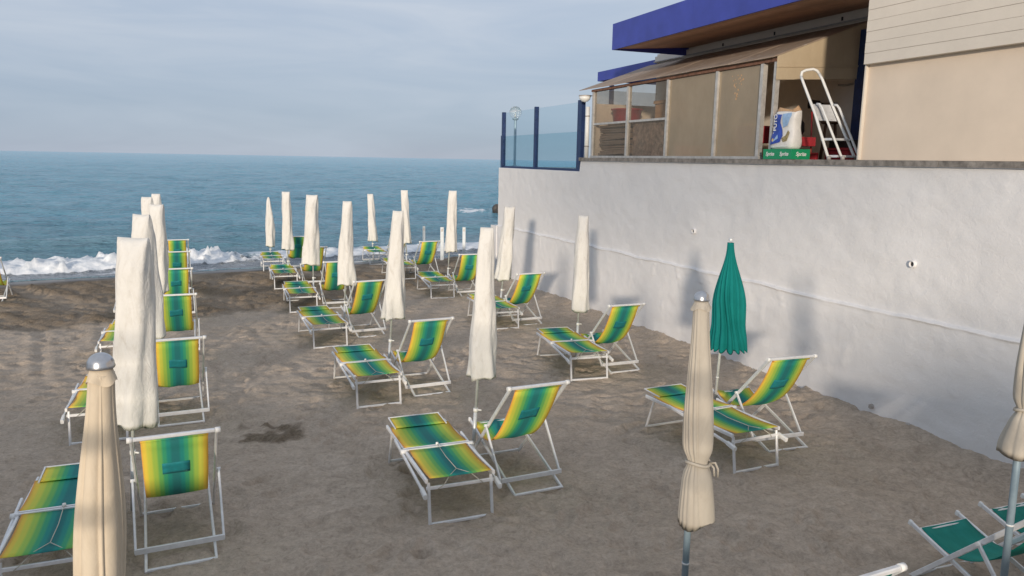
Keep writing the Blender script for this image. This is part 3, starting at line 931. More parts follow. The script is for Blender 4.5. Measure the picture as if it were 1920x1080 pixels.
def terrace():
    # ---- building behind the ledge
    b = empty('beach_building', W(9, 1.9, LEDGE_Z))
    bi = Matrix.Translation(-b.location)
    def hx(s0, s1, t0, t1, z0, z1, name, mat, parent=None, inv=None):
        inv = inv or bi
        mb = MB()
        mb.hexa([inv @ W(s0, t0, z0), inv @ W(s1, t0, z0), inv @ W(s1, t1, z0), inv @ W(s0, t1, z0),
                 inv @ W(s0, t0, z1), inv @ W(s1, t0, z1), inv @ W(s1, t1, z1), inv @ W(s0, t1, z1)])
        return mb.build(name, mat, parent or b)
    hx(-3.0, 16.6, 1.90, 2.1, LEDGE_Z, 5.86, 'rear_wall', M['inner_wall'])
    hx(-3.0, 16.6, 1.84, 1.898, 5.655, 5.80, 'wall_beam', M['cream_board'])
    hx(9.0, 16.6, 1.80, 1.838, 5.665, 5.685, 'cable_channel', M['grey_metal'])
    # cream front block
    hx(-3.0, 8.11, 0.03, 1.838, LEDGE_Z, 4.64, 'front_wall', M['cream'])
    hx(8.112, 8.135, -0.02, 1.6, LEDGE_Z + .002, 5.9, 'corner_trim', M['cream_board'])
    zt = 4.62
    for k in range(10):
        h = 0.137
        hx(-3.0, 8.105, -0.075 - 0.003 * (k % 2), 0.026, zt + 0.002, zt + h - 0.002, 'board', M['cream_board'])
        zt += h
    # backing behind the boards so that the joints read dark
    hx(-3.0, 8.10, -0.062, 0.0285, 4.625, zt - .002, 'board_backing', M['cream'])
    # roof: blue fascia with boarded soffit
    rf = hx(-3.0, 15.26, 0.02, 2.3, 5.935, 6.19, 'roof', M['blue'])
    s = 15.29
    while s > -3:
        e = max(s - 3.05, -3.0)
        hx(e + 0.004, s, -0.025, 0.018, 5.68, 6.22, 'fascia_panel', M['blue'], rf)
        s -= 3.05
    hx(15.262, 15.29, 0.02, 2.3, 5.68, 6.22, 'fascia_panel', M['blue'], rf)
    t = 0.022
    while t < 2.2:
        t1_ = min(t + 0.118, 2.28)
        zf = lambda q: 5.700 + .078 * q
        mb = MB()
        mb.hexa([bi @ W(s_, t_, zf(t_) + dz_) for dz_ in (0, .03) for s_, t_ in ((-3.0, t), (15.255, t), (15.255, t1_), (-3.0, t1_))])
        mb.build('soffit_board', M['soffit'], rf)
        t += 0.122
    for s_, in ((8.6,), (10.6,), (12.3,), (13.9,)):
        p = bi @ W(s_, 1.835, 5.74)
        MB().lathe([(0.0, -.03), (0.018, -.03), (0.018, .03), (0, .03)], 8, p).build('bolt', M['dark'], b)
    # blue corner posts
    hx(9.86, 10.02, 1.66, 1.836, LEDGE_Z, 5.46, 'post', M['blue_dark'])
    tag(b, 'cream beach building with blue fascia and timber soffit on the white wall', 'building')
    # lower blue canopy further along the terrace
    c = empty('canopy', W(17.6, 2.3, 5.0))
    ci = Matrix.Translation(-c.location)
    hx(15.4, 19.70, 1.93, 4.4, 5.56, 5.72, 'roof', M['blue'], c, ci)
    hx(15.4, 19.73, 1.90, 1.926, 5.50, 5.75, 'fascia', M['blue'], c, ci)
    hx(19.702, 19.73, 1.928, 4.4, 5.50, 5.75, 'fascia', M['blue'], c, ci)
    hx(19.2, 19.3, 2.05, 2.15, 3.38, 5.555, 'post', M['blue_dark'], c, ci)
    hx(19.2, 19.3, 4.1, 4.2, 3.38, 5.555, 'post', M['blue_dark'], c, ci)
    tag(c, 'low blue canopy beyond the timber soffit roof, carried on posts', 'canopy')
    # terrace floor beyond the ledge
    d = empty('terrace_floor', W(19, 3, 3.05))
    hx(16.73, 22.4, 0.3, 6.0, 3.05, 3.09, 'floor', M['pave'], d, Matrix.Translation(-d.location))
    structure(d)
    for ch in d.children: pass

    # ---- glazed lean-to
    g = empty('glazed_enclosure', W(13, 0.12, LEDGE_Z))
    gi = Matrix.Translation(-g.location)
    G = lambda *a: hx(*a, parent=g, inv=gi)
    EZ = 4.93
    # sill and head
    G(10.30, 16.40, 0.075, 0.165, LEDGE_Z + .001, LEDGE_Z + .045, 'sill', M['alu_dull'])
    G(10.02, 16.40, 0.07, 0.17, EZ - .05, EZ, 'head_rail', M['rust'])
    posts = [16.33, 14.70, 13.14, 11.56, 10.36]
    for k, s_ in enumerate(posts):
        G(s_ - .035, s_ + .035, 0.078, 0.162, LEDGE_Z + .046, EZ - .051, 'post', M['alu_dull'])
    G(10.02, 10.075, 0.08, 0.16, LEDGE_Z, EZ - .051, 'post', M['alu_dull'])
    # panes
    for i in range(4):
        a, e = posts[i + 1] + .037, posts[i] - .037
        if i < 2:
            zm = 4.145
            G(a, e, 0.095, 0.145, zm - .022, zm + .022, 'glazing_bar', M['alu_dull'])
            G(a, e, 0.117, 0.123, zm + .024, EZ - .052, 'pane', M['glass_dirty'])
            G(a, e, 0.117, 0.123, LEDGE_Z + .047, zm - .024, 'pane', M['glass_dirty'])
        else:
            G(a, e, 0.117, 0.123, LEDGE_Z + .047, EZ - .052, 'pane', M['frosted'])
    # flakes of peeled film hanging as a bunch on the second frosted pane
    fl = MB()
    rr = random.Random(4)
    for k in range(26):
        f = rr.random()
        hw = 0.17 * (1 - f) + .02
        s_ = 11.02 + rr.uniform(-hw, hw); z_ = 4.78 - 0.42 * f
        r_ = rr.uniform(.010, .022)
        n = 8
        vs_ = [gi @ (W(s_, 0.1145, z_) + (AW * math.cos(2 * math.pi * q / n) + Vector((0, 0, 1)) * math.sin(2 * math.pi * q / n)) * r_ * rr.uniform(.7, 1.1)) for q in range(n)]
        fl.add(vs_, [tuple(range(n))])
    fl.build('peeling_sticker', M['kraft'], g)
    # west end wall frame
    G(16.36, 16.40, 0.17, 1.8, LEDGE_Z, 4.62, 'end_panel', M['inner_wall'])
    G(16.372, 16.388, 0.17, 1.8, 4.622, EZ, 'end_pane', M['glass_dirty'])
    # roof sheets, overlapping lengths
    def roofz(t): return 4.945 + (t - 0.02) * 0.365
    s = 10.0; k = 0
    while s < 16.8:
        e = min(s + 1.16, 16.95)
        mb = MB()
        o = 0.004 * (k % 2)
        p = lambda s_, t_, dz: gi @ W(s_, t_, roofz(t_) + dz + o)
        nn = 6
        mb.hexa([p(s, 0.0, 0), p(e, 0.0, 0), p(e, 1.86, 0), p(s, 1.86, 0), p(s, 0.0, .012), p(e, 0.0, .012), p(e, 1.86, .012), p(s, 1.86, .012)])
        mb.build('roof_sheet', M['roof_sheet'], g)
        s += 1.15; k += 1
    # plastic sheet closing the gable above the opening
    mb = MB()
    zb = 4.60
    vs_ = []
    for ss_ in (9.985, 9.993):
        vs_ += [gi @ W(ss_, .06, zb), gi @ W(ss_, 1.83, zb + .10), gi @ W(ss_, 1.83, roofz(1.83) - .004), gi @ W(ss_, .06, roofz(.06) - .004)]
    mb.add(vs_, [(0, 1, 2, 3), (7, 6, 5, 4), (0, 4, 5, 1), (1, 5, 6, 2), (2, 6, 7, 3), (3, 7, 4, 0)]).build('gable_sheet', M['poly'], g)
    mb = MB(); mb.bar(gi @ W(9.975, .05, 4.80), gi @ W(9.975, 1.8, 4.90), .03, .012, (0, 0, 1)).build('batten', M['poly'], g)
    tag(g, 'lean-to enclosure glazed with dusty panes in worn metal frames on the ledge', 'enclosure')

    # ---- glass balustrade
    f = empty('glass_balustrade', W(19.6, 0.12, 3.05))
    fi = Matrix.Translation(-f.location)
    Fx = lambda *a: hx(*a, parent=f, inv=fi)
    for s_, z1 in ((22.40, 4.72), (19.80, 4.74), (16.98, 4.74)):
        w_ = .05 if s_ > 17.5 else .11
        Fx(s_ - w_, s_ + w_, 0.06, 0.16, 3.05, z1, 'post', M['blue_dark'])
    Fx(22.32, 22.475, 0.045, 0.058, 3.05, 4.02, 'post_sleeve', M['blue_dark'])
    for a, e in ((17.10, 19.745), (19.855, 22.345)):
        Fx(a, e, 0.075, 0.145, 3.051, 3.11, 'bottom_rail', M['blue_dark'])
        Fx(a, e, 0.122, 0.130, 3.111, 4.70, 'pane', M['glass'])
        Fx(a, e, 0.090, 0.100, 3.111, 4.00, 'pane', M['glass_tint'])
    tag(f, 'glass windbreak with dark blue posts at the end of the white wall', 'balustrade')
    # ---- globe lamp behind the glass
    p0 = at_depth(965, 300, 26.5)
    l = empty('globe_lamp', Vector((p0.x, p0.y, 3.09)))
    top = 4.78 - 3.09
    MB().lathe([(0.0, 0), (.085, 0), (.085, .02), (.045, .05), (.045, top - .16)], 12).build('pole', M['pole_blue'], l)
    MB().lathe([(.045, top - .165), (.10, top - .13), (.11, top - .09), (0, top - .088)], 14).build('collar', M['pole_blue'], l)
    pr = [(.005 + .205 * math.sin(math.pi * (0.08 + .92 * k / 12)), top + .10 - .205 * math.cos(math.pi * (0.08 + .92 * k / 12))) for k in range(13)]
    MB().lathe(pr, 20).build('globe', M['globe'], l)
    MB().lathe([(0, top - .087), (.03, top - .085), (.03, top + .02), (.015, top + .09), (0, top + .1)], 10).build('bulb', M['plastic'], l)
    tag(l, 'street lamp with round glass globe standing behind the glass windbreak', 'street lamp')
    # ---- small floodlight on the enclosure corner
    q = empty('wall_lamp', W(16.6, 0.0, 4.66))
    MB().lathe([(0, 0.0), (.075, .02), (.125, .07), (.14, .13), (0, .131)], 16).build('shade', M['plastic'], q)
    MB().lathe([(.142, .131), (.145, .16), (0, .161)], 16).build('lid', M['grey_metal'], q)
    MB().bar((0, 0, .14), RW * .12 + Vector((0, 0, .14)) - AW * 0.2, .02, .02).build('bracket', M['dark'], q)
    tag(q, 'half-dome lamp fixed at the corner of the glazed enclosure', 'wall lamp')
    # downpipe-like white tube beside the blue post
    tb = empty('white_pipe', W(16.62, 0.10, LEDGE_Z))
    MB().lathe([(0, 0), (.05, 0), (.05, 1.18), (0, 1.18)], 12).build('tube', M['plastic'], tb)
    for z_ in (0.25, 0.95):
        MB().lathe([(.051, z_), (.056, z_), (.056, z_ + .03), (.051, z_ + .03)], 12).build('pipe_clip', M['grey_metal'], tb)
    tag(tb, 'upright white pipe between blue post and glazed enclosure', 'pipe')
    dk = hx(11.6, 12.0, 1.4, 1.5, 5.0, 5.1, 'tmp', M['dark'])
    bpy.data.objects.remove(dk)
    return hx
hx = terrace()

def wbox(name, s0, s1, t0, t1, z0, z1, mat, parent):
    inv = Matrix.Translation(-parent.location)
    mb = MB()
    mb.hexa([inv @ W(s0, t0, z0), inv @ W(s1, t0, z0), inv @ W(s1, t1, z0), inv @ W(s0, t1, z0),
             inv @ W(s0, t0, z1), inv @ W(s1, t0, z1), inv @ W(s1, t1, z1), inv @ W(s0, t1, z1)])
    return mb.build(name, mat, parent)

# ---- things stored in the enclosure
def stored():
    rr = random.Random(9)
    # stack of planks, each its own piece
    p = empty('plank_stack', W(15.5, .35, LEDGE_Z))
    inv = Matrix.Translation(-p.location)
    z = LEDGE_Z + .06
    for k in range(12):
        th = rr.uniform(.035, .055)
        s0 = 14.80 + rr.uniform(0, .08); s1 = 16.2 - rr.uniform(0, .1)
        tl = rr.uniform(-.02, .05)
        mb = MB()
        t0 = .24 + rr.uniform(-.05, .02); t1 = .60
        mb.hexa([inv @ W(s0, t0, z + tl), inv @ W(s1, t0, z), inv @ W(s1, t1, z), inv @ W(s0, t1, z + tl),
                 inv @ W(s0, t0, z + tl + th), inv @ W(s1, t0, z + th), inv @ W(s1, t1, z + th), inv @ W(s0, t1, z + tl + th)])
        mb.build('plank', M['plank'], p)
        z += th + .014
    tag(p, 'stack of weathered planks behind the seaward pane of the enclosure', 'planks')
    o = empty('chipboard_sheet', W(13.9, .22, LEDGE_Z))
    wbox('board', 13.2, 14.62, .20, .225, LEDGE_Z + .05, 4.13, M['chip'], o)
    wbox('edge_strip', 13.2, 14.62, .196, .229, 4.131, 4.15, M['plank'], o)
    tag(o, 'mottled brown chipboard sheet leaning behind the window next to the planks', 'board')
    t = empty('red_tub', W(15.85, .72, 4.16))
    MB().lathe([(0, 0), (.26, 0), (.30, .04), (.34, .30), (.37, .30), (.37, .33), (.32, .33), (.28, .05), (0, .05)], 22).build('tub', M['red'], t)
    tag(t, 'red plastic tub on the shelf behind the dusty panes', 'tub')
    sh = empty('shelf', W(14.9, .85, 3.4))
    wbox('shelf_board', 13.3, 16.2, .42, 1.3, 4.12, 4.155, M['plank'], sh)
    wbox('upright', 13.3, 13.36, .45, 1.3, LEDGE_Z, 4.118, M['plank'], sh)
    wbox('upright', 16.14, 16.2, .45, 1.3, LEDGE_Z, 4.118, M['plank'], sh)
    tag(sh, 'wooden shelf inside the enclosure carrying the red tub', 'shelf')
    c = empty('cardboard_box', W(14.4, 1.0, 4.157))
    wbox('carton', 14.2, 15.0, .95, 1.28, 4.157, 4.62, M['kraft'], c)
    wbox('flap', 14.2, 15.0, .90, .949, 4.56, 4.625, M['kraft'], c)
    tag(c, 'brown cardboard box behind the red tub on the shelf', 'box')
    # bright crates seen blurred through the frosted panes
    for k, (s_, z_, w_, h_, mat, lab) in enumerate([
            (12.6, LEDGE_Z, .60, .24, 'orange', 'orange crate blurred behind the first frosted pane'),
            (12.05, LEDGE_Z, .36, .20, 'yellow', 'yellow crate blurred behind the first frosted pane'),
            (11.15, LEDGE_Z, .55, .26, 'yellow', 'yellow crate blurred behind the second frosted pane'),
            (10.75, LEDGE_Z + .262, .52, .28, 'red', 'dull red crate on top of the yellow one behind frosted plastic')]):
        o = empty('storage_crate', W(s_, .40, z_))
        wbox('crate_body', s_ - w_ / 2, s_ + w_ / 2, .175, .50, z_ + .001, z_ + h_ * .84, M[mat], o)
        wbox('crate_rim', s_ - w_ / 2 - .015, s_ + w_ / 2 + .015, .165, .51, z_ + h_ * .842, z_ + h_, M[mat], o)
        tag(o, lab, 'crate')
    # black bag with red band in the gap by the opening
    k = empty('black_bag', W(10.2, .55, LEDGE_Z))
    inv = Matrix.Translation(-k.location)
    wbox('red_tray', 9.95, 10.5, .45, .9, LEDGE_Z + .22, LEDGE_Z + .36, M['red'], k)
    mb = MB()
    mb.lathe([(0, .37), (.20, .37), (.25, .45), (.24, .58), (.18, .66), (.08, .69), (0, .70)], 14)
    mb.build('bag', M['bag_black'], k)
    wbox('table_leg', 9.97, 10.03, .47, .53, LEDGE_Z, LEDGE_Z + .219, M['brown'], k)
    wbox('table_leg', 10.42, 10.48, .47, .53, LEDGE_Z, LEDGE_Z + .219, M['brown'], k)
    tag(k, 'black bag in a red tray on legs just inside the opening', 'bag')
    # spotlight on back wall with hose/pipe
    sp = empty('spotlight', W(10.95, 1.90, 4.36))
    inv = Matrix.Translation(-sp.location)
    MB().tube([(0, 0, 0), -RW * .10, -RW * .12 + AW * .02], .022, 8).build('arm', M['dark'], sp)
    d = (-RW * .6 + AW * .75).normalized()
    MB().tube([-RW * .14 - d * .05, -RW * .14 + d * .10, -RW * .14 + d * .14], [.055, .075, .08], 14).build('lamp_head', M['dark'], sp)
    tag(sp, 'small dark spotlight on the inner wall left of the stepladder', 'spotlight')
    pp = empty('wall_conduit', W(10.4, 1.88, 4.5))
    inv = Matrix.Translation(-pp.location)
    q = lambda s_, z_: inv @ W(s_, 1.875, z_)
    MB().tube([q(10.6, 4.66), q(10.45, 4.64), q(10.25, 4.66), q(10.18, 4.74), q(10.16, 4.95), q(10.2, 5.05)], .018, 8).build('tube', M['grey_metal'], pp)
    MB().tube([q(10.92, 4.36), q(10.75, 4.37), q(10.60, 4.35)], .012, 8).build('cable', M['grey_metal'], pp)
    tag(pp, 'thin grey conduit curving across the inner wall above the stepladder', 'conduit')
    # round stool / wooden thing on the right, red tool
    st = empty('wooden_bar_stool', W(10.25, 1.45, LEDGE_Z))
    MB().lathe([(0, .60), (.14, .60), (.15, .62), (.15, .655), (0, .66)], 18).build('seat', M['brown'], st)
    for a in range(4):
        ca, sa = math.cos(a * math.pi / 2 + .5), math.sin(a * math.pi / 2 + .5)
        MB().tube([(.10 * ca, .10 * sa, .60), (.17 * ca, .17 * sa, 0)], .016, 8).build('leg', M['brown'], st)
    tag(st, 'dark brown round stool in the opening behind the stepladder', 'stool')
    br = empty('red_broom', W(10.15, 1.0, LEDGE_Z))
    MB().tube([(0, 0, .08), AW * .05 + Vector((0, 0, .78))], .014, 8).build('handle', M['red'], br)
    mb = MB(); mb.bar(-AW * .14 + Vector((0, 0, .06)), AW * .14 + Vector((0, 0, .06)), .06, .12, tuple(RW)).build('broom_head', M['red'], br)
    tag(br, 'red broom standing behind the white stepladder', 'broom')
    rb = empty('red_crate', W(9.9, 1.15, LEDGE_Z))
    wbox('crate_body', 9.55, 10.05, 1.2, 1.55, LEDGE_Z + .001, LEDGE_Z + .16, M['red'], rb)
    wbox('crate_rim', 9.53, 10.07, 1.18, 1.57, LEDGE_Z + .162, LEDGE_Z + .20, M['red'], rb)
    wbox('contents', 9.58, 10.02, 1.24, 1.5, LEDGE_Z + .201, LEDGE_Z + .33, M['bag_black'], rb)
    tag(rb, 'low red crate filled with black things behind the stepladder steps', 'crate')
stored()

# ---- text helper
def text_mesh(txt, size, extrude=0.001, shear=0.0):
    cu = bpy.data.curves.new('lettering', 'FONT')
    cu.body = txt; cu.size = size; cu.extrude = extrude; cu.shear = shear
    cu.align_x = 'CENTER'; cu.align_y = 'CENTER'
    cu.offset = size * 0.018
    o = bpy.data.objects.new('lettering', cu)
    col.objects.link(o)
    dg = bpy.context.evaluated_depsgraph_get()
    me = bpy.data.meshes.new_from_object(o.evaluated_get(dg))
    bpy.data.objects.remove(o)
    return me

def place_text(me, parent, origin, xdir, ydir, mat):
    o = link('lettering', me, mat, parent)
    z = Vector(xdir).cross(Vector(ydir))
    mm = Matrix.Identity(4)
    for i in range(3):
        mm[i][0], mm[i][1], mm[i][2] = xdir[i], ydir[i], z[i]
        mm[i][3] = origin[i]
    o.matrix_local = mm
    return o

def box_and_sack():
    UP = Vector((0, 0, 1))
    # green drinks tray: long side faces the beach, short side faces inland along the ledge
    s0, s1, t0, t1 = 9.42, 10.06, -0.02, 0.33
    z0, z1 = LEDGE_Z + .002, LEDGE_Z + .155
    b = empty('drinks_tray', W((s0 + s1) / 2, (t0 + t1) / 2, z0))
    c0 = W((s0 + s1) / 2, (t0 + t1) / 2, z0)
    inv = Matrix.Translation(-b.location)
    rr = random.Random(2)
    mb = MB()
    mb.hexa([inv @ W(s0, t0, z0), inv @ W(s1, t0, z0), inv @ W(s1, t1, z0), inv @ W(s0, t1, z0),
             inv @ W(s0 - .006, t0 - .006, z1), inv @ W(s1 + .004, t0 - .004, z1), inv @ W(s1, t1, z1), inv @ W(s0 - .004, t1, z1)])
    mb.build('tray', M['box_green'], b)
    me = text_mesh('Sprite', .082, .0008, .25)
    for s_ in (9.90, 9.58):
        place_text(me, b, inv @ W(s_, t0 - .006, z0 + .078), -AW, UP, M['print_white'])
    place_text(me, b, inv @ W(s0 - .007, (t0 + t1) / 2, z0 + .078), RW, UP, M['print_white'])
    tag(b, 'green drinks tray with white lettering under the flour sack on the ledge', 'tray')
    # flour sack standing on the tray
    k = empty('flour_sack', W(9.76, .15, z1 + .004))
    # local frame of the sack: x along -AW (to the viewer's right), y along RW (away), z up
    X_, Y_ = -AW, RW
    Lc = lambda x, y, z: X_ * x + Y_ * y + UP * z
    n, mrows = 28, 18
    Hs = .56
    vs_, fs_ = [], []
    def sect(f):
        a = .245 - .012 * f + .012 * math.sin(f * 7); bb = .125 * (1 - .45 * f ** 3) + .012 * math.sin(f * 9)
        if f < .06: a *= .94 + f; bb *= .93 + f
        return a, bb
    def surf(th, f):
        a, bb = sect(f)
        ct, st = math.cos(th), math.sin(th)
        x = a * math.copysign(abs(ct) ** .45, ct); y = bb * math.copysign(abs(st) ** .55, st)
        x += .02 * f
        z = Hs * f + .012 * math.sin(3 * th + 1) * f
        return x, y, z
    for i in range(mrows + 1):
        f = i / mrows
        for q in range(n):
            x, y, z = surf(2 * math.pi * q / n, f)
            d = .008 * math.sin(q * 2.1 + i * .8) * math.sin(i * .55)
            vs_.append(Lc(x * (1 + d), y * (1 + d * 2), z))
    for i in range(mrows):
        for q in range(n):
            fs_.append((i * n + q, i * n + (q + 1) % n, (i + 1) * n + (q + 1) % n, (i + 1) * n + q))
    fs_.append(tuple(range(n - 1, -1, -1)))
    MB().add(vs_, fs_, True).build('paper_bag', M['sack_white'], k)
    # crumpled kraft mouth
    vs_, fs_ = [], []
    for i in range(5):
        f = i / 4
        for q in range(n):
            th = 2 * math.pi * q / n
            x, y, z = surf(th, 1.0)
            sc = 1 - .25 * f
            vs_.append(Lc(x * sc, y * sc, z + .002 + .07 * f * (0.75 + .35 * math.sin(th * 2 + .6)) + .008 * math.sin(q * 2.3) * f))
    for i in range(4):
        for q in range(n):
            fs_.append((i * n + q, i * n + (q + 1) % n, (i + 1) * n + (q + 1) % n, (i + 1) * n + q))
    fs_.append(tuple(4 * n + q for q in range(n)))
    MB().add(vs_, fs_, True).build('bag_mouth', M['kraft'], k)
    # printed front: shapes laid just proud of the paper
    def front_y(x, z):
        f = min(max(z / Hs, 0), 1)
        a, bb = sect(f)
        xx = min(abs((x - .02 * f) / a), .999)
        ct = xx ** (1 / .45)
        st = math.sqrt(max(0, 1 - ct * ct))
        return -bb * st ** .55
    def decal(name, poly, mat, off=.010, parent=None):
        bm = bmesh.new()
        fv = bm.faces.new([bm.verts.new((p[0], 0, p[1])) for p in poly])
        bmesh.ops.triangulate(bm, faces=[fv])
        for _ in range(3):
            bmesh.ops.subdivide_edges(bm, edges=[e for e in bm.edges if e.calc_length() > .03], cuts=1)
            bmesh.ops.triangulate(bm, faces=bm.faces[:])
        for v in bm.verts:
            x, z = v.co.x, v.co.z
            v.co = Lc(x, front_y(x, z) - off, z)
        me = bpy.data.meshes.new(name)
        bm.to_mesh(me); bm.free()
        for pl in me.polygons: pl.use_smooth = True
        return link(name, me, mat, parent or k)
    blue = decal('blue_panel', [(-.215, .06), (.03, .10), (.07, .20), (.03, .30), (-.02, .40), (-.01, .52), (-.20, .535), (-.215, .3)], M['print_blue'])
    decal('light_panel', [(.0, .53), (.05, .32), (.14, .35), (.20, .50), (.19, .54)], M['print_sky'])
    decal('light_panel', [(-.14, .10), (-.02, .16), (-.05, .22)], M['print_sky'], .013)
    decal('grain_picture', [(.06, .16), (.13, .20), (.16, .28), (.20, .24), (.18, .12), (.10, .10)], M['print_brown'])
    decal('gold_mark', [(-.155, .115), (-.125, .115), (-.115, .145), (-.14, .165), (-.165, .145)], M['yellow'], .013)
    decal('bottom_strip', [(-.21, .015), (.18, .03), (.18, .055), (-.21, .045)], M['print_white'])
    me = text_mesh('CAPUTO', .098, .0008)
    o = place_text(me, k, Lc(-.135, front_y(-.135, .33) - .015, .335), UP, X_ * -1, M['print_white'])
    tag(k, 'open blue and white flour sack standing on the green tray', 'sack')
box_and_sack()

def stepladder():
    # feet on the ledge, rails lean towards the sea; treads span inland
    root = empty('stepladder', W(8.95, 0.35, LEDGE_Z))
    inv = Matrix.Translation(-root.location)
    zt = LEDGE_Z
    tl, tr = 0.05, 0.45
    def P(s, t, z): return inv @ W(s, t, zt + z)
    # front frame (bends over as a hand loop at the top)
    MB().tube([P(8.72, tl, 0), P(9.08, tl + .01, .66), P(9.40, .08, 1.13), P(9.46, .085, 1.22)], .020, 10).build('front_rail', M['plastic'], root)
    MB().tube([P(8.62, tr, 0), P(9.10, tr - .03, .74), P(9.34, .38, 1.18), P(9.40, .365, 1.27)], .020, 10).build('front_rail', M['plastic'], root)
    mb = MB()
    mb.tube([P(9.40, .365, 1.27), P(9.425, .34, 1.315), P(9.44, .28, 1.335), P(9.465, .17, 1.315), P(9.475, .11, 1.285), P(9.46, .085, 1.22)], .0205, 10)
    mb.build('hand_loop', M['plastic'], root)
    # rear legs folded close behind
    for t in (tl + .04, tr - .04):
        MB().tube([P(8.50, t, 0), P(8.98, t, .74), P(9.03, t, .79), P(9.09, t, .80)], .017, 10).build('rear_leg', M['plastic'], root)
    # treads
    for z in (.05, .29):
        s = 8.68 + .60 * z
        mb = MB()
        mb.bar(P(s - .02, tl + .022, z), P(s - .02, tr - .022, z), .20, .032, tuple(AW)).build('tread', M['alu'], root)
    # top platform folded flat against the rails
    mb = MB()
    a0, a1 = P(9.04, tl + .03, .64), P(9.04, tr - .03, .64)
    mb.hexa([P(9.00, tl + .03, .56), P(9.00, tr - .05, .56), P(9.03, tr - .05, .56), P(9.03, tl + .03, .56),
             P(9.15, tl + .03, .80), P(9.15, tr - .06, .80), P(9.18, tr - .06, .80), P(9.18, tl + .03, .80)])
    mb.build('platform', M['alu'], root)
    for s, t in ((8.72, tl), (8.62, tr), (8.50, tl + .04), (8.50, tr - .04)):
        MB().lathe([(0, -.002), (.030, -.002), (.030, .05), (0, .051)], 10, P(s, t, 0)).build('foot_cap', M['grey_metal'], root)
    tag(root, 'white folding stepladder standing in the open gap of the enclosure', 'stepladder')
stepladder()

# ================================================================== LOUNGERS AND CHAIRS
def make_lounger():
    r = empty('sun_lounger', (0, 0, 0))
    X1 = .325
    H = .435
    def bar(name, p, q, w=.032, h=.022, side=(1, 0, 0), mat='alu'):
        return MB().bar(p, q, w, h, side).build(name, M[mat], r)
    for sx in (-1, 1):
        x = sx * X1
        bar('side_rail', (x, .03, H - .012), (x, 1.64, H - .012), .026, .042)
        bar('leg', (x * .93, .0, 0.0), (x * .93, .05, H - .034), .028, .028)
        bar('leg', (x * .93, 1.66, 0.0), (x * .93, 1.50, H - .034), .026, .026)
        # folded arm of the sunshade outside the rail, sloping down to a plastic clip
        o = bar('folded_arm', (x + sx * .034, .06, H - .10), (x + sx * .034, 1.12, H + .012), .022, .034)
        MB().bar((x + sx * .034, -.055, H - .125), (x + sx * .034, .075, H - .098), .036, .050).build('clip', M['plastic'], o)
        MB().tube([(x, .80, H), (x + sx * .055, .80, H)], .026, 10).build('hinge', M['plastic'], r)
    bar('foot_bar', (-X1 * .93 + .012, 0.0, .018), (X1 * .93 - .012, 0.0, .018), .026, .030, (0, 1, 0))
    bar('foot_bar', (-X1 * .93 + .012, 1.655, .018), (X1 * .93 - .012, 1.655, .018), .024, .026, (0, 1, 0))
    bar('end_bar', (-X1, .042, H - .085), (X1, .042, H - .085), .022, .034, (0, 1, 0))
    # cloth, three panels
    n = 9
    prof = [(.02 + .76 * k / n, H + .012 - .022 * math.sin(math.pi * k / n)) for k in range(n + 1)]
    MB().sheet(prof, -.297, .297, .004, 8, .006).build('leg_fabric', M['stripes_bed'], r)
    prof = [(.83 + .66 * k / n, H + .022 - .020 * math.sin(math.pi * k / n)) for k in range(n + 1)]
    MB().sheet(prof, -.325, .325, .004, 8, .006).build('back_fabric', M['stripes_wide'], r)
    prof = [(1.43 + .30 * k / 4, H + .034 + .004 * k) for k in range(5)]
    h = MB().sheet(prof, -.275, .275, .005, 8).build('hood_fabric', M['stripes_bed'], r)
    mb = MB()
    mb.bar((-.285, 1.42, H + .032), (-.285, 1.74, H + .052), .014, .014)
    mb.bar((.285, 1.42, H + .032), (.285, 1.74, H + .052), .014, .014)
    mb.bar((-.292, 1.74, H + .052), (.292, 1.74, H + .052), .016, .016, (0, 1, 0))
    mb.build('hood_frame', M['alu'], h)
    for y_ in (.785, .825):
        bar('cross_bar', (-X1 - .02, y_, H + .018), (X1 + .02, y_, H + .018), .018, .020, (0, 1, 0))
    mb = MB()
    mb.lathe([(0, 0), (.016, .004), (.014, .026), (0, .03)], 8, (0, .805, H + .028))
    mb.build('knot', M['plastic'], r)
    mb = MB()
    mb.tube([(0, .80, H + .04), (.003, .5, H + .012), (0, .16, H + .020)], .0035, 5)
    mb.tube([(0, .16, H + .020), (-.10, .05, H + .008), (-.17, -.005, H - .05), (-.22, .03, H - .10)], .0035, 5)
    mb.tube([(0, .16, H + .020), (.10, .05, H + .008), (.17, -.005, H - .05), (.22, .03, H - .10)], .0035, 5)
    mb.build('elastic_cord', M['cord'], r)
    return r

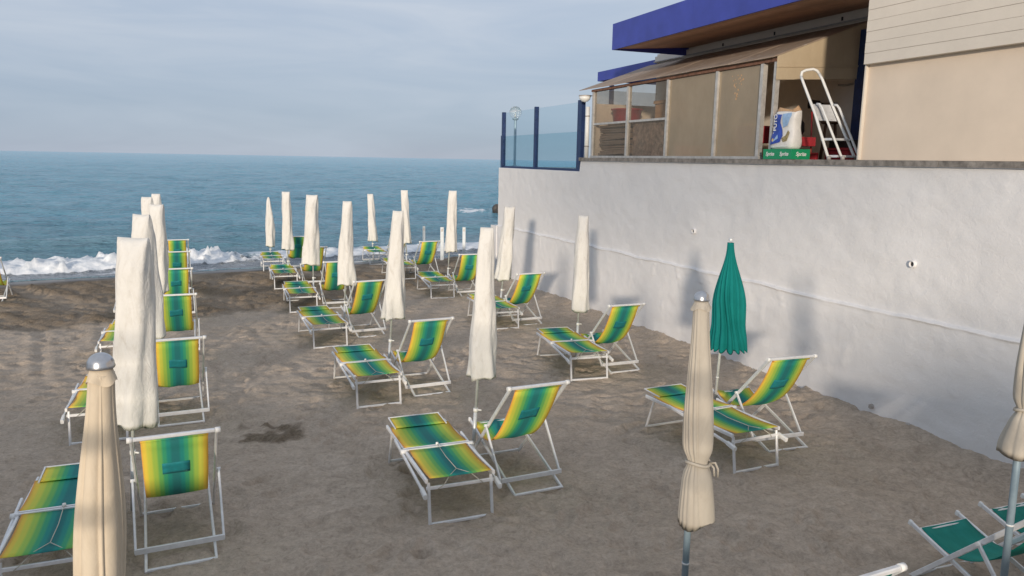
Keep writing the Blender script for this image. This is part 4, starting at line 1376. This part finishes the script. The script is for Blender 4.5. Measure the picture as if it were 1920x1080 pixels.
SLINGS = {}
def make_deck_chair(fabric='stripes', patch=True):
    r = empty('deck_chair', (0, 0, 0))
    T, FF = (.05, 1.10), (1.16, 0.0)          # long frame: top at the back, foot in front
    RF, SF = (0.0, 0.0), (1.15, .40)          # seat frame: rear foot, seat front
    PA, PB = (.585, .57), (.20, .085)         # prop
    def bar(name, x0, a, x1, b_, w=.022, h=.040, side=(1, 0, 0), par=None, mat='alu'):
        return MB().bar((x0, a[0], a[1]), (x1, b_[0], b_[1]), w, h, side).build(name, M[mat], par or r)
    for sx in (-1, 1):
        bar('back_rail', sx * .315, T, sx * .315, FF)
        bar('seat_rail', sx * .265, RF, sx * .265, (1.225, .426), .022, .036)
        MB().bar((sx * .265, 1.222, .425), (sx * .265, 1.250, .433), .028, .044).build('rail_cap', M['plastic'], r)
        bar('prop', sx * .345, PA, sx * .340, PB, .020, .032)
        MB().tube([(sx * .303, T[0], T[1] + .005), (sx * .345, T[0], T[1] + .005)], .024, 10).build('end_cap', M['plastic'], r)
        MB().tube([(sx * .325, PA[0], PA[1]), (sx * .362, PA[0], PA[1])], .016, 8).build('pivot', M['plastic'], r)
    bar('top_bar', -.30, (T[0], T[1] + .006), .30, (T[0], T[1] + .006), .036, .030, (0, 1, 0))
    bar('front_foot_bar', -.305, (FF[0] - .01, .016), .305, (FF[0] - .01, .016), .024, .030, (0, 1, 0))
    bar('rear_foot_bar', -.258, (.012, .014), .258, (.012, .014), .026, .026, (0, 1, 0))
    bar('prop_bar', -.345, (PB[0] - .02, PB[1] + .025), .345, (PB[0] - .02, PB[1] + .025), .020, .050, (0, 1, 0))
    bar('seat_bar', -.253, SF, .253, SF, .050, .022, (0, 1, 0))
    # sling
    P0, P1, P2, P3 = (T[0] + .012, T[1] - .02), (.40, .48), (.70, .14), (SF[0], SF[1] + .015)
    prof = []
    for k in range(19):
        u = k / 18; v = 1 - u
        prof.append(tuple(v ** 3 * P0[i] + 3 * v * v * u * P1[i] + 3 * v * u * u * P2[i] + u ** 3 * P3[i] for i in (0, 1)))
    f = MB().sheet(prof, -.250, .250, .004, 8, .010).build('sling', M[fabric], r)
    vr = random.Random(77)
    for q in range(5):
        d1, d2, tw = vr.uniform(-.05, .03), vr.uniform(-.05, .04), vr.uniform(-.015, .015)
        pv = []
        for k in range(19):
            u = k / 18; v = 1 - u
            Q = (P0, (P1[0] + d1, P1[1] + d1), (P2[0], P2[1] + d2), P3)
            pv.append(tuple(v ** 3 * Q[0][i] + 3 * v * v * u * Q[1][i] + 3 * v * u * u * Q[2][i] + u ** 3 * Q[3][i] for i in (0, 1)))
        mb = MB().sheet(pv, -.250, .250, .004, 8, vr.uniform(.002, .02))
        mb.v = [(a_ + tw * math.sin(math.pi * min(1, max(0, (b_ - .05) / 1.1))), b_, c_ + .006 * math.sin(a_ * 23 + b_ * 9 + q)) for a_, b_, c_ in mb.v]
        me = mb.mesh('sling'); me.materials.append(M[fabric])
        pc = []
        for k in range(5):
            u = .155 + .085 * k / 4; v = 1 - u
            p_ = [v ** 3 * Q[0][i] + 3 * v * v * u * Q[1][i] + 3 * v * u * u * Q[2][i] + u ** 3 * Q[3][i] for i in (0, 1)]
            pc.append((p_[0] - .0030, p_[1] - .0020))
        mb = MB().sheet(pc, -.105, .105, .0008, 8)
        mb.v = [(a_ + tw * math.sin(math.pi * min(1, max(0, (b_ - .05) / 1.1))), b_, c_ + .006 * math.sin(a_ * 23 + b_ * 9 + q)) for a_, b_, c_ in mb.v]
        pm = mb.mesh('headrest_patch'); pm.materials.append(M['patch'])
        SLINGS.setdefault(fabric, []).append((me, pm))
    MB().tube([(-.252, P0[0], P0[1] - .002), (.252, P0[0], P0[1] - .002)], .013, 8).build('sling_hem', M[fabric], f)
    if patch:
        pc = []
        for k in range(5):
            u = .155 + .085 * k / 4; v = 1 - u
            p_ = [v ** 3 * P0[i] + 3 * v * v * u * P1[i] + 3 * v * u * u * P2[i] + u ** 3 * P3[i] for i in (0, 1)]
            pc.append((p_[0] - .0030, p_[1] - .0020))
        MB().sheet(pc, -.105, .105, .0008, 4).build('headrest_patch', M['patch'], f)
    return r

AZ0 = R(-21.0)
lounger0 = make_lounger()
chair0 = make_deck_chair()
teal0 = make_deck_chair('teal_sling', False)
used = {}
def put(proto, x, y, az, sink=.0, dz=0.0):
    if proto.name not in used:
        used[proto.name] = 1; o = proto
    else:
        o = copy_tree(proto)
    o.location = (x, y, sand_z(x, y) - sink + dz)
    o.rotation_euler = (-.019, 0, -az)
    if proto in (chair0, teal0) and o is not proto:
        fb = 'stripes' if proto is chair0 else 'teal_sling'
        for ch in o.children:
            if ch.name.startswith('sling'):
                ch.data, pm_ = vary.choice(SLINGS[fb])
                for g_ in ch.children:
                    if g_.name.startswith('headrest_patch'):
                        g_.data = pm_
    return o
vary = random.Random(3)

def mid(a, b):
    p, q = on_sand(*a), on_sand(*b)
    return (p.x + q.x) / 2, (p.y + q.y) / 2

ORD = ['first', 'second', 'third', 'fourth', 'fifth', 'sixth']
ROWS = {'M': 'middle row', 'R': 'row beside the white wall', 'L': 'row farthest from the white wall'}
beds, chairs = {}, {}
for i in range(6):
    beds['M%d' % (i + 1)] = (-.43 - 1.45 * i, 6.62 + 3.53 * i)
    beds['R%d' % (i + 1)] = (2.71 - 1.48 * i, 7.92 + 3.72 * i)
    beds['L%d' % (i + 1)] = (-3.34 - 1.53 * i, 5.12 + 3.52 * i)
for k in beds:
    i = int(k[1]) - 1
    chairs[k] = (beds[k][0] + .68, beds[k][1] + .58)
# measured feet override the regular spacing
beds['M1'] = mid((808, 985), (922, 970)); beds['M2'] = mid((670, 767), (752, 757)); beds['M3'] = mid((588, 656), (652, 648))
beds['R1'] = mid((1380, 888), (1455, 875)); beds['R2'] = mid((1072, 714), (1138, 711)); beds['R3'] = mid((925, 619), (968, 616)); beds['R4'] = mid((808, 562), (852, 558))
beds['L2'] = mid((128, 838), (243, 822))
chairs['M1'] = mid((963, 936), (1058, 912)); chairs['M2'] = mid((775, 747), (848, 735)); chairs['M3'] = mid((668, 636), (727, 628))
chairs['R1'] = mid((1440, 850), (1517, 840)); chairs['R2'] = mid((1145, 702), (1202, 694)); chairs['R3'] = mid((972, 612), (1020, 608))
chairs['L1'] = mid((262, 1078), (418, 1048)); chairs['L2'] = mid((290, 804), (390, 790))
bed_az = {'M1': -22, 'M2': -24, 'M3': -25, 'R1': -25, 'R2': -17, 'R3': -20}
chair_az = {'M1': -25, 'M2': -26, 'M3': -28, 'R1': -19, 'R2': -23, 'L1': -25, 'L2': -25}
rj = random.Random(12)
for k in sorted(beds):
    row, i = k[0], int(k[1])
    fs = 6 - i
    where = '%s, %s from the sea' % (ROWS[row], ORD[fs])
    j = rj.uniform(-3, 3)
    o = put(lounger0, *beds[k], R(bed_az.get(k, -22 + j)))
    tag(o, 'green and yellow striped sun lounger, %s' % where, 'sun lounger', 'striped sun loungers on the sand')
    o = put(chair0, *chairs[k], R(chair_az.get(k, -23 + j)))
    tag(o, 'green and yellow striped deck chair, %s' % where, 'deck chair', 'striped deck chairs on the sand')
# lone chair standing apart from the rows
p = on_sand(16, 569)
o = put(chair0, p.x - .42, p.y - .1, R(-24))
tag(o, 'striped deck chair standing apart near the water, beyond the outermost row', 'deck chair', 'striped deck chairs on the sand')
# teal chairs by the promenade
for (x_, y_, az_, lab) in ((4.02, 4.83, -21, 'teal deck chair beside the pole of the bow-tied beige umbrella'),
                           (4.82, 5.20, -21, 'teal deck chair between the bow-tied umbrella and the white wall'),
                           (1.93, 3.73, -25, 'teal deck chair just below the promenade, only its top bar showing')):
    o = put(teal0, x_, y_, R(az_))
    tag(o, lab, 'deck chair', 'teal deck chairs below the promenade')

# ================================================================== UMBRELLAS
def lo_noise(seed):
    r_ = random.Random(seed)
    ks = [(r_.uniform(.6, 2.6), r_.uniform(1, 4), r_.uniform(0, 6.28), r_.uniform(.4, 1)) for _ in range(7)]
    def f(th, z):
        return sum(a * math.sin(p * z * 3.1 + round(q) * th + ph) for p, q, ph, a in ks) / 4.0
    return f

def covered_umbrella(key, top, bot, Y, label, pole_px=None, point=False, seed=0):
    # top, bot = (px x, px y, px width) of the cloth cover
    T = at_depth(top[0], top[1], Y); B = at_depth(bot[0], bot[1], Y)
    k = math.hypot(Y, 1) / FPX * 1.03
    wt, wb = top[2] * Y / FPX * 1.05, bot[2] * Y / FPX * 1.05
    gx = at_depth(pole_px[0], pole_px[1], Y).x if pole_px else B.x + (B.x - T.x) * (B.z / max(.3, T.z - B.z)) * .6
    g = Vector((gx, Y, sand_z(gx, Y) - .02))
    root = empty('beach_umbrella', g)
    T = T - g; B = B - g
    fn = lo_noise(seed)
    n, mr = 36, 44
    vs_, fs_ = [], []
    rot = random.Random(seed + 5).uniform(-.35, .35)
    rr = random.Random(seed + 9)
    bow = rr.uniform(-.012, .012)
    for i in range(mr + 1):
        f = i / mr                          # 0 top, 1 bottom
        c = T.lerp(B, f); c.x += bow * math.sin(math.pi * f)
        wdt = wt + (wb - wt) * f ** .9
        a = wdt / 2
        if point:
            a *= min(1, .10 + 1.5 * math.sqrt(min(1, f * 1.9)) * .62 + .2 * f)
        b_ = a * (0.12 + 0.80 * min(1, f / .16) ** .7)
        if f < .02: b_ = .012
        ex = .55 + .4 * min(1, f / .12)      # boxier at the sewn top
        for q in range(n):
            th = 2 * math.pi * q / n
            ct, st = math.cos(th), math.sin(th)
            amp = (.010 + .018 * f) * (wdt / .25)
            d = amp * fn(th, c.z) * min(1, f * 8 + .15)
            # soft vertical folds that open towards the hem
            d += .016 * (wdt / .3) * (.25 + f) * math.sin(th * 5 + 1.5 * math.sin(c.z * 2 + seed)) + .007 * (wdt / .3) * math.sin(th * 9 - c.z * 6 + seed) * math.sin(c.z * 5 + seed)
            x = (a + d) * math.copysign(abs(ct) ** ex, ct); y = (b_ + d * .9) * math.copysign(abs(st) ** ex, st)
            z = c.z
            if i == mr: z += .02 * math.sin(th * 2 + seed) + .012 * math.sin(5 * th + seed)
            if i == 0: z += .012 * math.cos(th) * rr.choice((-1, 1)) * 0 + .010 * abs(ct)
            xr, yr = x * math.cos(rot) - y * math.sin(rot), x * math.sin(rot) + y * math.cos(rot)
            vs_.append((c.x + xr, c.y + yr, z))
    for i in range(mr):
        for q in range(n):
            fs_.append(((i + 1) * n + q, (i + 1) * n + (q + 1) % n, i * n + (q + 1) % n, i * n + q))
    fs_.append(tuple(range(n)))
    # underside set a little way up inside the hem
    b0 = len(vs_)
    for q in range(n):
        v = Vector(vs_[mr * n + q]); cc = Vector((B.x, B.y, v.z))
        vv = cc.lerp(v, .93); vv.z += .03
        vs_.append(tuple(vv))
    for q in range(n):
        fs_.append((mr * n + (q + 1) % n, mr * n + q, b0 + q, b0 + (q + 1) % n))
    fs_.append(tuple(b0 + q for q in range(n - 1, -1, -1)))
    MB().add(vs_, fs_, True).build('cloth_cover', M['cover'], root)
    ax = lambda z: Vector((T.x * z / T.z, T.y * z / T.z, z))
    MB().tube([ax(0), ax(.62)], .021, 12).build('lower_pole', M['pole'], root)
    MB().tube([ax(.625), ax(T.z - .06)], .016, 12).build('upper_pole', M['pole'], root)
    cl = MB().tube([ax(.60), ax(.64)], .027, 12).build('clamp', M['plastic'], root)
    c = ax(.62)
    MB().tube([c + Vector((.02, 0, 0)), c + Vector((.065, -.01, 0))], .009, 8).build('clamp_knob', M['plastic'], cl)
    tag(root, label, 'beach umbrella', 'beach umbrellas in white cloth covers')
    return root

def udepth(k, extra=1.50):
    return beds[k][1] + extra
CV = {
    'L1': ((250, 447, 60), (257, 793, 74), (249, 965)),
    'L2': ((265, 403, 36), (287, 633, 44), (286, 790)),
    'L3': ((293, 384, 25), (301, 548, 27), (302, 660)),
    'L4': ((275, 370, 22), (292, 508, 24), (294, 590)),
    'L5': ((292, 364, 15), (303, 480, 19), (304, 545)),
    'M1': ((913, 428, 23), (903, 706, 54), (886, 835)),
    'M2': ((747, 396, 19), (738, 597, 40), (727, 690)),
    'M3': ((651, 378, 16), (650, 534, 31), (645, 610)),
    'M4': ((585, 366, 20), (583, 496, 30), (588, 560)),
    'M5': ((536, 360, 14), (539, 468, 20), (541, 520)),
    'M6': ((503, 370, 12), (507, 462, 16), (508, 500)),
    'R2': ((1094, 405, 18), (1088, 582, 33), (1081, 650)),
    'R3': ((956, 388, 18), (942, 524, 28), (936, 580)),
    'R4': ((849, 358, 14), (845, 472, 21), (838, 540)),
    'R5': ((758, 357, 12), (763, 456, 15), (763, 510)),
    'R6': ((694, 364, 10), (699, 452, 16), (700, 487)),
}
n_u = 0
for k in sorted(CV):
    row, i = k[0], int(k[1])
    top, bot, pp = CV[k]
    Y = 6.75 if k == 'L1' else udepth(k)
    adj = {'L1': 'broad white covered umbrella', 'M6': 'pointed white covered umbrella'}.get(k, 'umbrella in white cover')
    covered_umbrella(k, top, bot, Y, '%s, %s, %s from the sea' % (adj, ROWS[row], ORD[6 - i]), pp, k == 'M6', 31 + n_u * 7)
    n_u += 1

def folded_umbrella(name, label, Y, top_px, bot_px, ground_px, mat, polemat, r_top, r_mid, r_bot, pleats, seed, cap='dome', tie=None, collar=True, scallop=0.0, z_flare=None, group=None, pole_r=.024):
    T = at_depth(top_px[0], top_px[1], Y); B = at_depth(bot_px[0], bot_px[1], Y)
    gx = at_depth(ground_px[0], ground_px[1], Y).x
    g = Vector((gx, Y, sand_z(gx, Y) - .02))
    root = empty(name, g)
    T -= g; B -= g
    n, mr = 120, 60
    fn = lo_noise(seed)
    vs_, fs_ = [], []
    rr = random.Random(seed)
    wdts = [rr.choice((.35, .5, .8, 1.2, 1.9)) for _ in range(pleats)]
    tot = sum(wdts); edges = [sum(wdts[:q]) / tot for q in range(pleats + 1)]
    dp = [rr.uniform(.25, 1.0) for _ in range(pleats)]
    for i in range(mr + 1):
        f = i / mr
        c = T.lerp(B, f)
        rad = (r_top + (r_mid - r_top) * sstep(0, .6, np.float64(f))) if f < .75 else r_mid + (r_bot - r_mid) * float(sstep(.75, 1, np.float64(f)))
        amp = (.05 + .30 * min(1, f * 3.5)) if scallop else (.05 + .24 * min(1, f * 3.5) * (1 - .45 * f)) * (.45 if tie is not None and f > tie + .05 else 1)
        if tie is not None:
            sq = math.exp(-((f - tie) / .045) ** 2)
            rad *= 1 - .34 * sq
            amp *= 1 - .3 * sq
        for q in range(n):
            th = 2 * math.pi * q / n
            p = th / (2 * math.pi)
            if scallop:
                ip = int(p * pleats) % pleats; fr = p * pleats - int(p * pleats)
            else:
                ip = max(q2 for q2 in range(pleats) if edges[q2] <= p + 1e-9)
                fr = min(1.0, max(0.0, (p - edges[ip]) / (edges[ip + 1] - edges[ip])))
            # cloth leaf: bulges then falls sharply into the fold behind the next leaf
            leaf = (math.sin(math.pi * min(1, fr * 1.12)) ** .7) if fr < .89 else 0
            twist = th + .35 * f + .16 * fn(th, c.z * .7)
            r_ = rad * (1 + amp * dp[ip] * (leaf - .62) + .06 * fn(th, c.z * .8) * min(1, f * 4))
            z = c.z
            if f > .9 and scallop:
                z += -scallop * (f - .9) * 10 * (math.sin(math.pi * fr) - .4)
            elif i == mr:
                z += .03 * math.sin(th + seed) + .015 * math.sin(3 * th)
            vs_.append((c.x + r_ * math.cos(twist), c.y + r_ * math.sin(twist), z))
    for i in range(mr):
        for q in range(n):
            fs_.append(((i + 1) * n + q, (i + 1) * n + (q + 1) % n, i * n + (q + 1) % n, i * n + q))
    fs_.append(tuple(range(n)))
    b0 = len(vs_)
    for q in range(n):
        v = Vector(vs_[mr * n + q]); vv = Vector((B.x, B.y, v.z)).lerp(v, .90); vv.z += .05
        vs_.append(tuple(vv))
    for q in range(n):
        fs_.append((mr * n + (q + 1) % n, mr * n + q, b0 + q, b0 + (q + 1) % n))
    fs_.append(tuple(b0 + q for q in range(n - 1, -1, -1)))
    can = MB().add(vs_, fs_, True).build('folded_canopy', mat, root)
    ax = lambda z: Vector((T.x * z / T.z, T.y * z / T.z, z))
    MB().tube([ax(0), ax(T.z)], pole_r, 14).build('pole', polemat, root)
    jz = max(.25, B.z * .62)
    MB().tube([ax(jz), ax(jz + .012)], pole_r + .003, 14).build('pole_joint', M['plastic'], root)
    if collar:
        cn = 40
        v2, f2 = [], []
        for i in range(5):
            f = i / 4
            for q in range(cn):
                th = 2 * math.pi * q / cn
                rr_ = (r_top * .85 + .018 * f) * (1 + .10 * f * math.sin(4 * th + seed) + .05 * f * math.sin(7 * th))
                v2.append((T.x + rr_ * math.cos(th), T.y + rr_ * math.sin(th), T.z + .022 - .055 * f + .012 * f * math.sin(3 * th + 1)))
        for i in range(4):
            for q in range(cn):
                f2.append(((i + 1) * cn + q, (i + 1) * cn + (q + 1) % cn, i * cn + (q + 1) % cn, i * cn + q))
        f2.append(tuple(range(cn)))
        MB().add(v2, f2, True).build('cloth_collar', mat, root)
    R_ = {'dome': .052, 'knob': .026}[cap]
    prof = [(R_ * 1.0, 0.0), (R_ * 1.05, .006), (R_, .014)] + [(R_ * math.cos(a), .014 + R_ * .95 * math.sin(a)) for a in [math.pi / 2 * q / 8 for q in range(1, 8)]] + [(0.0005, .014 + R_ * .95)]
    MB().lathe(prof, 24, (T.x, T.y, T.z + .024)).build('cap', M['chrome'] if cap == 'dome' else M['pole'], root)
    if tie is not None:
        c = T.lerp(B, tie)
        tr_ = r_mid * .80
        pts = [(c.x + tr_ * math.cos(a), c.y + tr_ * math.sin(a), c.z + .010 * math.sin(2 * a)) for a in [2 * math.pi * q / 24 for q in range(25)]]
        tb = MB().tube(pts, .012, 6).build('tie_strap', mat, root)
        mb = MB()
        e0 = Vector((c.x + tr_ * math.cos(-.3), c.y + tr_ * math.sin(-.3) , c.z))
        mb.tube([e0, e0 + Vector((.03, -.03, .015)), e0 + Vector((.05, -.03, -.03)), e0 + Vector((.055, -.02, -.09))], .008, 6)
        mb.tube([e0, e0 + Vector((.02, -.035, -.02)), e0 + Vector((.028, -.03, -.08))], .008, 6)
        mb.build('tie_end', mat, tb)
    tag(root, label, 'beach umbrella', group)
    return root

folded_umbrella('beach_umbrella', 'folded pale beige umbrella with a steel dome cap, long pleats, no cover', 3.02, (190, 700), (184, 1230), (184, 1500),
                M['beige'], M['pole_blue'], .050, .098, .104, 11, 3, 'dome')
folded_umbrella('beach_umbrella', 'folded grey-beige umbrella with dome cap, strap tied low, on blue-grey pole', 4.98, (1315, 570), (1306, 975), (1278, 1180),
                M['beige_grey'], M['pole_blue'], .052, .100, .125, 11, 8, 'dome', tie=.72)
folded_umbrella('beach_umbrella', 'folded beige umbrella tied with a bow, above the teal chairs by the wall', 4.95, (1944, 540), (1917, 846), (1896, 1000),
                M['beige_grey'], M['pole_blue'], .040, .080, .145, 9, 21, 'dome', tie=.74)
folded_umbrella('beach_umbrella', 'folded teal umbrella with scalloped hem, standing by the lounger near the wall', 9.45, (1370, 455), (1366, 652), (1338, 770),
                M['teal'], M['pole'], .040, .19, .225, 16, 40, 'knob', collar=False, scallop=.05, pole_r=.018)

# ================================================================== SHORE DETAILS
for (px, top_y, w_, h_, Y, wl_) in ((795, 424, .10, 1.55, 29.0, 'farthest of three from the wall'), (829, 426, .13, 1.30, 27.6, 'broadest and middle of three'), (870, 426, .12, 1.45, 28.8, 'closest of three to the wall')):
    P = at_depth(px, 450, Y)
    g = Vector((P.x, Y, sand_z(P.x, Y) - .12))
    zt = at_depth(px, top_y, Y).z - g.z
    r_ = empty('marker_post', g)
    MB().bar((0, 0, 0), (0, 0, zt), w_, .05, (1, 0, 0)).build('board', M['post'], r_)
    MB().bar((0, -.026, zt - .16), (0, -.026, zt - .06), w_ * .45, .006, (1, 0, 0)).build('plate', M['grey_metal'], r_)
    tag(r_, 'white marker board upright at the waterline, %s' % wl_, 'marker post', 'white marker boards at the waterline')

def rock(x, y, z, sx, sy, sz, seed, label):
    bm = bmesh.new()
    bmesh.ops.create_icosphere(bm, subdivisions=4, radius=1)
    r_ = random.Random(seed)
    ks = [(Vector((r_.uniform(-1, 1), r_.uniform(-1, 1), r_.uniform(-1, 1))) * r_.uniform(2, 7), r_.uniform(0, 6.28), r_.uniform(.03, .11)) for _ in range(14)]
    for v in bm.verts:
        d = sum(a * math.sin(v.co.dot(q) + ph) for q, ph, a in ks)
        v.co = v.co * (1 + d)
        v.co = Vector((v.co.x * sx, v.co.y * sy, v.co.z * sz))
    me = bpy.data.meshes.new('sea_rock'); bm.to_mesh(me); bm.free()
    o = link('sea_rock', me, M['rock'])
    o.location = (x, y, z)
    tag(o, label, 'rock', 'dark rocks in the surf')
p = at_depth(932, 396, 53.0)
rock(p.x + .1, 53.0, -.35, .55, .7, .50, 1, 'dark wet rock in the foam just off the end of the white wall')
rock(p.x + 1.5, 53.8, -.35, .9, .8, .65, 2, 'larger dark rock hidden behind the seaward end of the white wall')

# ================================================================== PROMENADE THE CAMERA STANDS ON (casts the foreground shade)
PZ = 1.32
pr_ = empty('promenade', (0, 0, 0))
MB().box(-34, 7.6, -9.0, 0.50, -0.6, PZ - .12).build('sea_wall', M['pave'], pr_)
MB().box(-34, 7.6, -9.0, 0.54, PZ - .118, PZ).build('deck_slab', M['pave'], pr_)
structure(pr_)
for ch in pr_.children: ch['kind'] = 'structure'
rl = empty('promenade_railing', (0, .36, PZ))
x = -14.0
while x < 3.3:
    MB().bar((x, 0, 0), (x, 0, 1.18), .05, .05).build('post', M['rail'], rl)
    x += 1.8
for z in (1.20, .88, .54):
    MB().tube([(-14.1, 0, z), (3.3, 0, z)], .030 if z > 1 else .022, 10).build('rail', M['rail'], rl)
tag(rl, 'three-bar metal railing along the promenade edge above the beach', 'railing')

# unseen trees added beyond the road so their crowns filter the low sun
def leaf_mat():
    mt, nt, bs = new_mat('tree_leaf')
    n = noise(nt, 2.5, 4, .6, coords(nt))
    nt.links.new(ramp(nt, n.outputs['Fac'], [(0.3, (0.035, 0.065, 0.018)), (0.7, (0.085, 0.13, 0.035))]), bs.inputs['Base Color'])
    bs.inputs['Roughness'].default_value = .6
    return mt
M['leaf'] = leaf_mat()
M['bark'] = simple('tree_bark', (0.12, 0.085, 0.06), .9, 0, .3, 8, 20, .5)
structure(MB().box(-60, 30, -60, -9.002, -0.6, PZ - .004).build('road', M['pave']))
def tree(x, y, blobs, label, seed, n_leaf=2600):
    root = empty('added_shade_tree', (x, y, PZ - .004))
    rr = random.Random(seed)
    zc = min(b_[2] for b_ in blobs) - PZ
    tk = MB()
    tk.tube([(0, 0, -.05), (.05, .02, zc * .5), (0, .05, zc)], [.20, .15, .11], 12)
    for bx, by, bz, br in blobs:
        tk.tube([(0, .05, zc), ((bx - x) * .5, (by - y) * .5, (zc + bz - PZ) / 2 + .2), (bx - x, by - y, bz - PZ)], [.10, .07, .03], 8)
    tk.build('trunk', M['bark'], root)
    mb = MB()
    tv = sum(b_[3] ** 2 for b_ in blobs)
    for bx, by, bz, br in blobs:
        for k in range(int(n_leaf * br * br / tv)):
            d = Vector((rr.gauss(0, 1), rr.gauss(0, 1), rr.gauss(0, .8))).normalized() * br * (rr.random() ** .45)
            c = Vector((bx - x, by - y, bz - PZ)) + d
            u = Vector((rr.gauss(0, 1), rr.gauss(0, 1), rr.gauss(0, 1))).normalized(); v = u.orthogonal().normalized()
            l, w_ = rr.uniform(.10, .20), rr.uniform(.05, .09)
            mb.add([c - u * l, c + v * w_, c + u * l, c - v * w_], [(0, 1, 2, 3)])
    mb.build('crown', M['leaf'], root)
    tag(root, label, 'tree', 'unseen trees added to shade the wall')
tree(2.4, -25.0, [(0.75, -25, 5.2, 1.2), (2.2, -25.4, 5.4, 1.3), (3.9, -24.8, 5.3, 1.3), (5.5, -25, 5.2, 1.2), (1.3, -24.5, 3.9, 1.1), (3.2, -25, 3.9, 1.2), (4.9, -25, 3.9, 1.1)], 'unseen low spreading tree added behind the promenade to shade the white wall', 5, 8500)
tree(-6.4, -45.0, [(-5.3, -45.5, 11.7, 1.1), (-6.5, -45.2, 12.0, 1.1), (-7.5, -45.7, 12.4, 1.1), (-8.4, -45, 12.8, 1.1), (-4.2, -45.4, 11.6, .9), (-3.0, -45, 11.9, .8)], 'unseen tall thin-crowned tree added across the road to shade the upper wall', 8, 900)
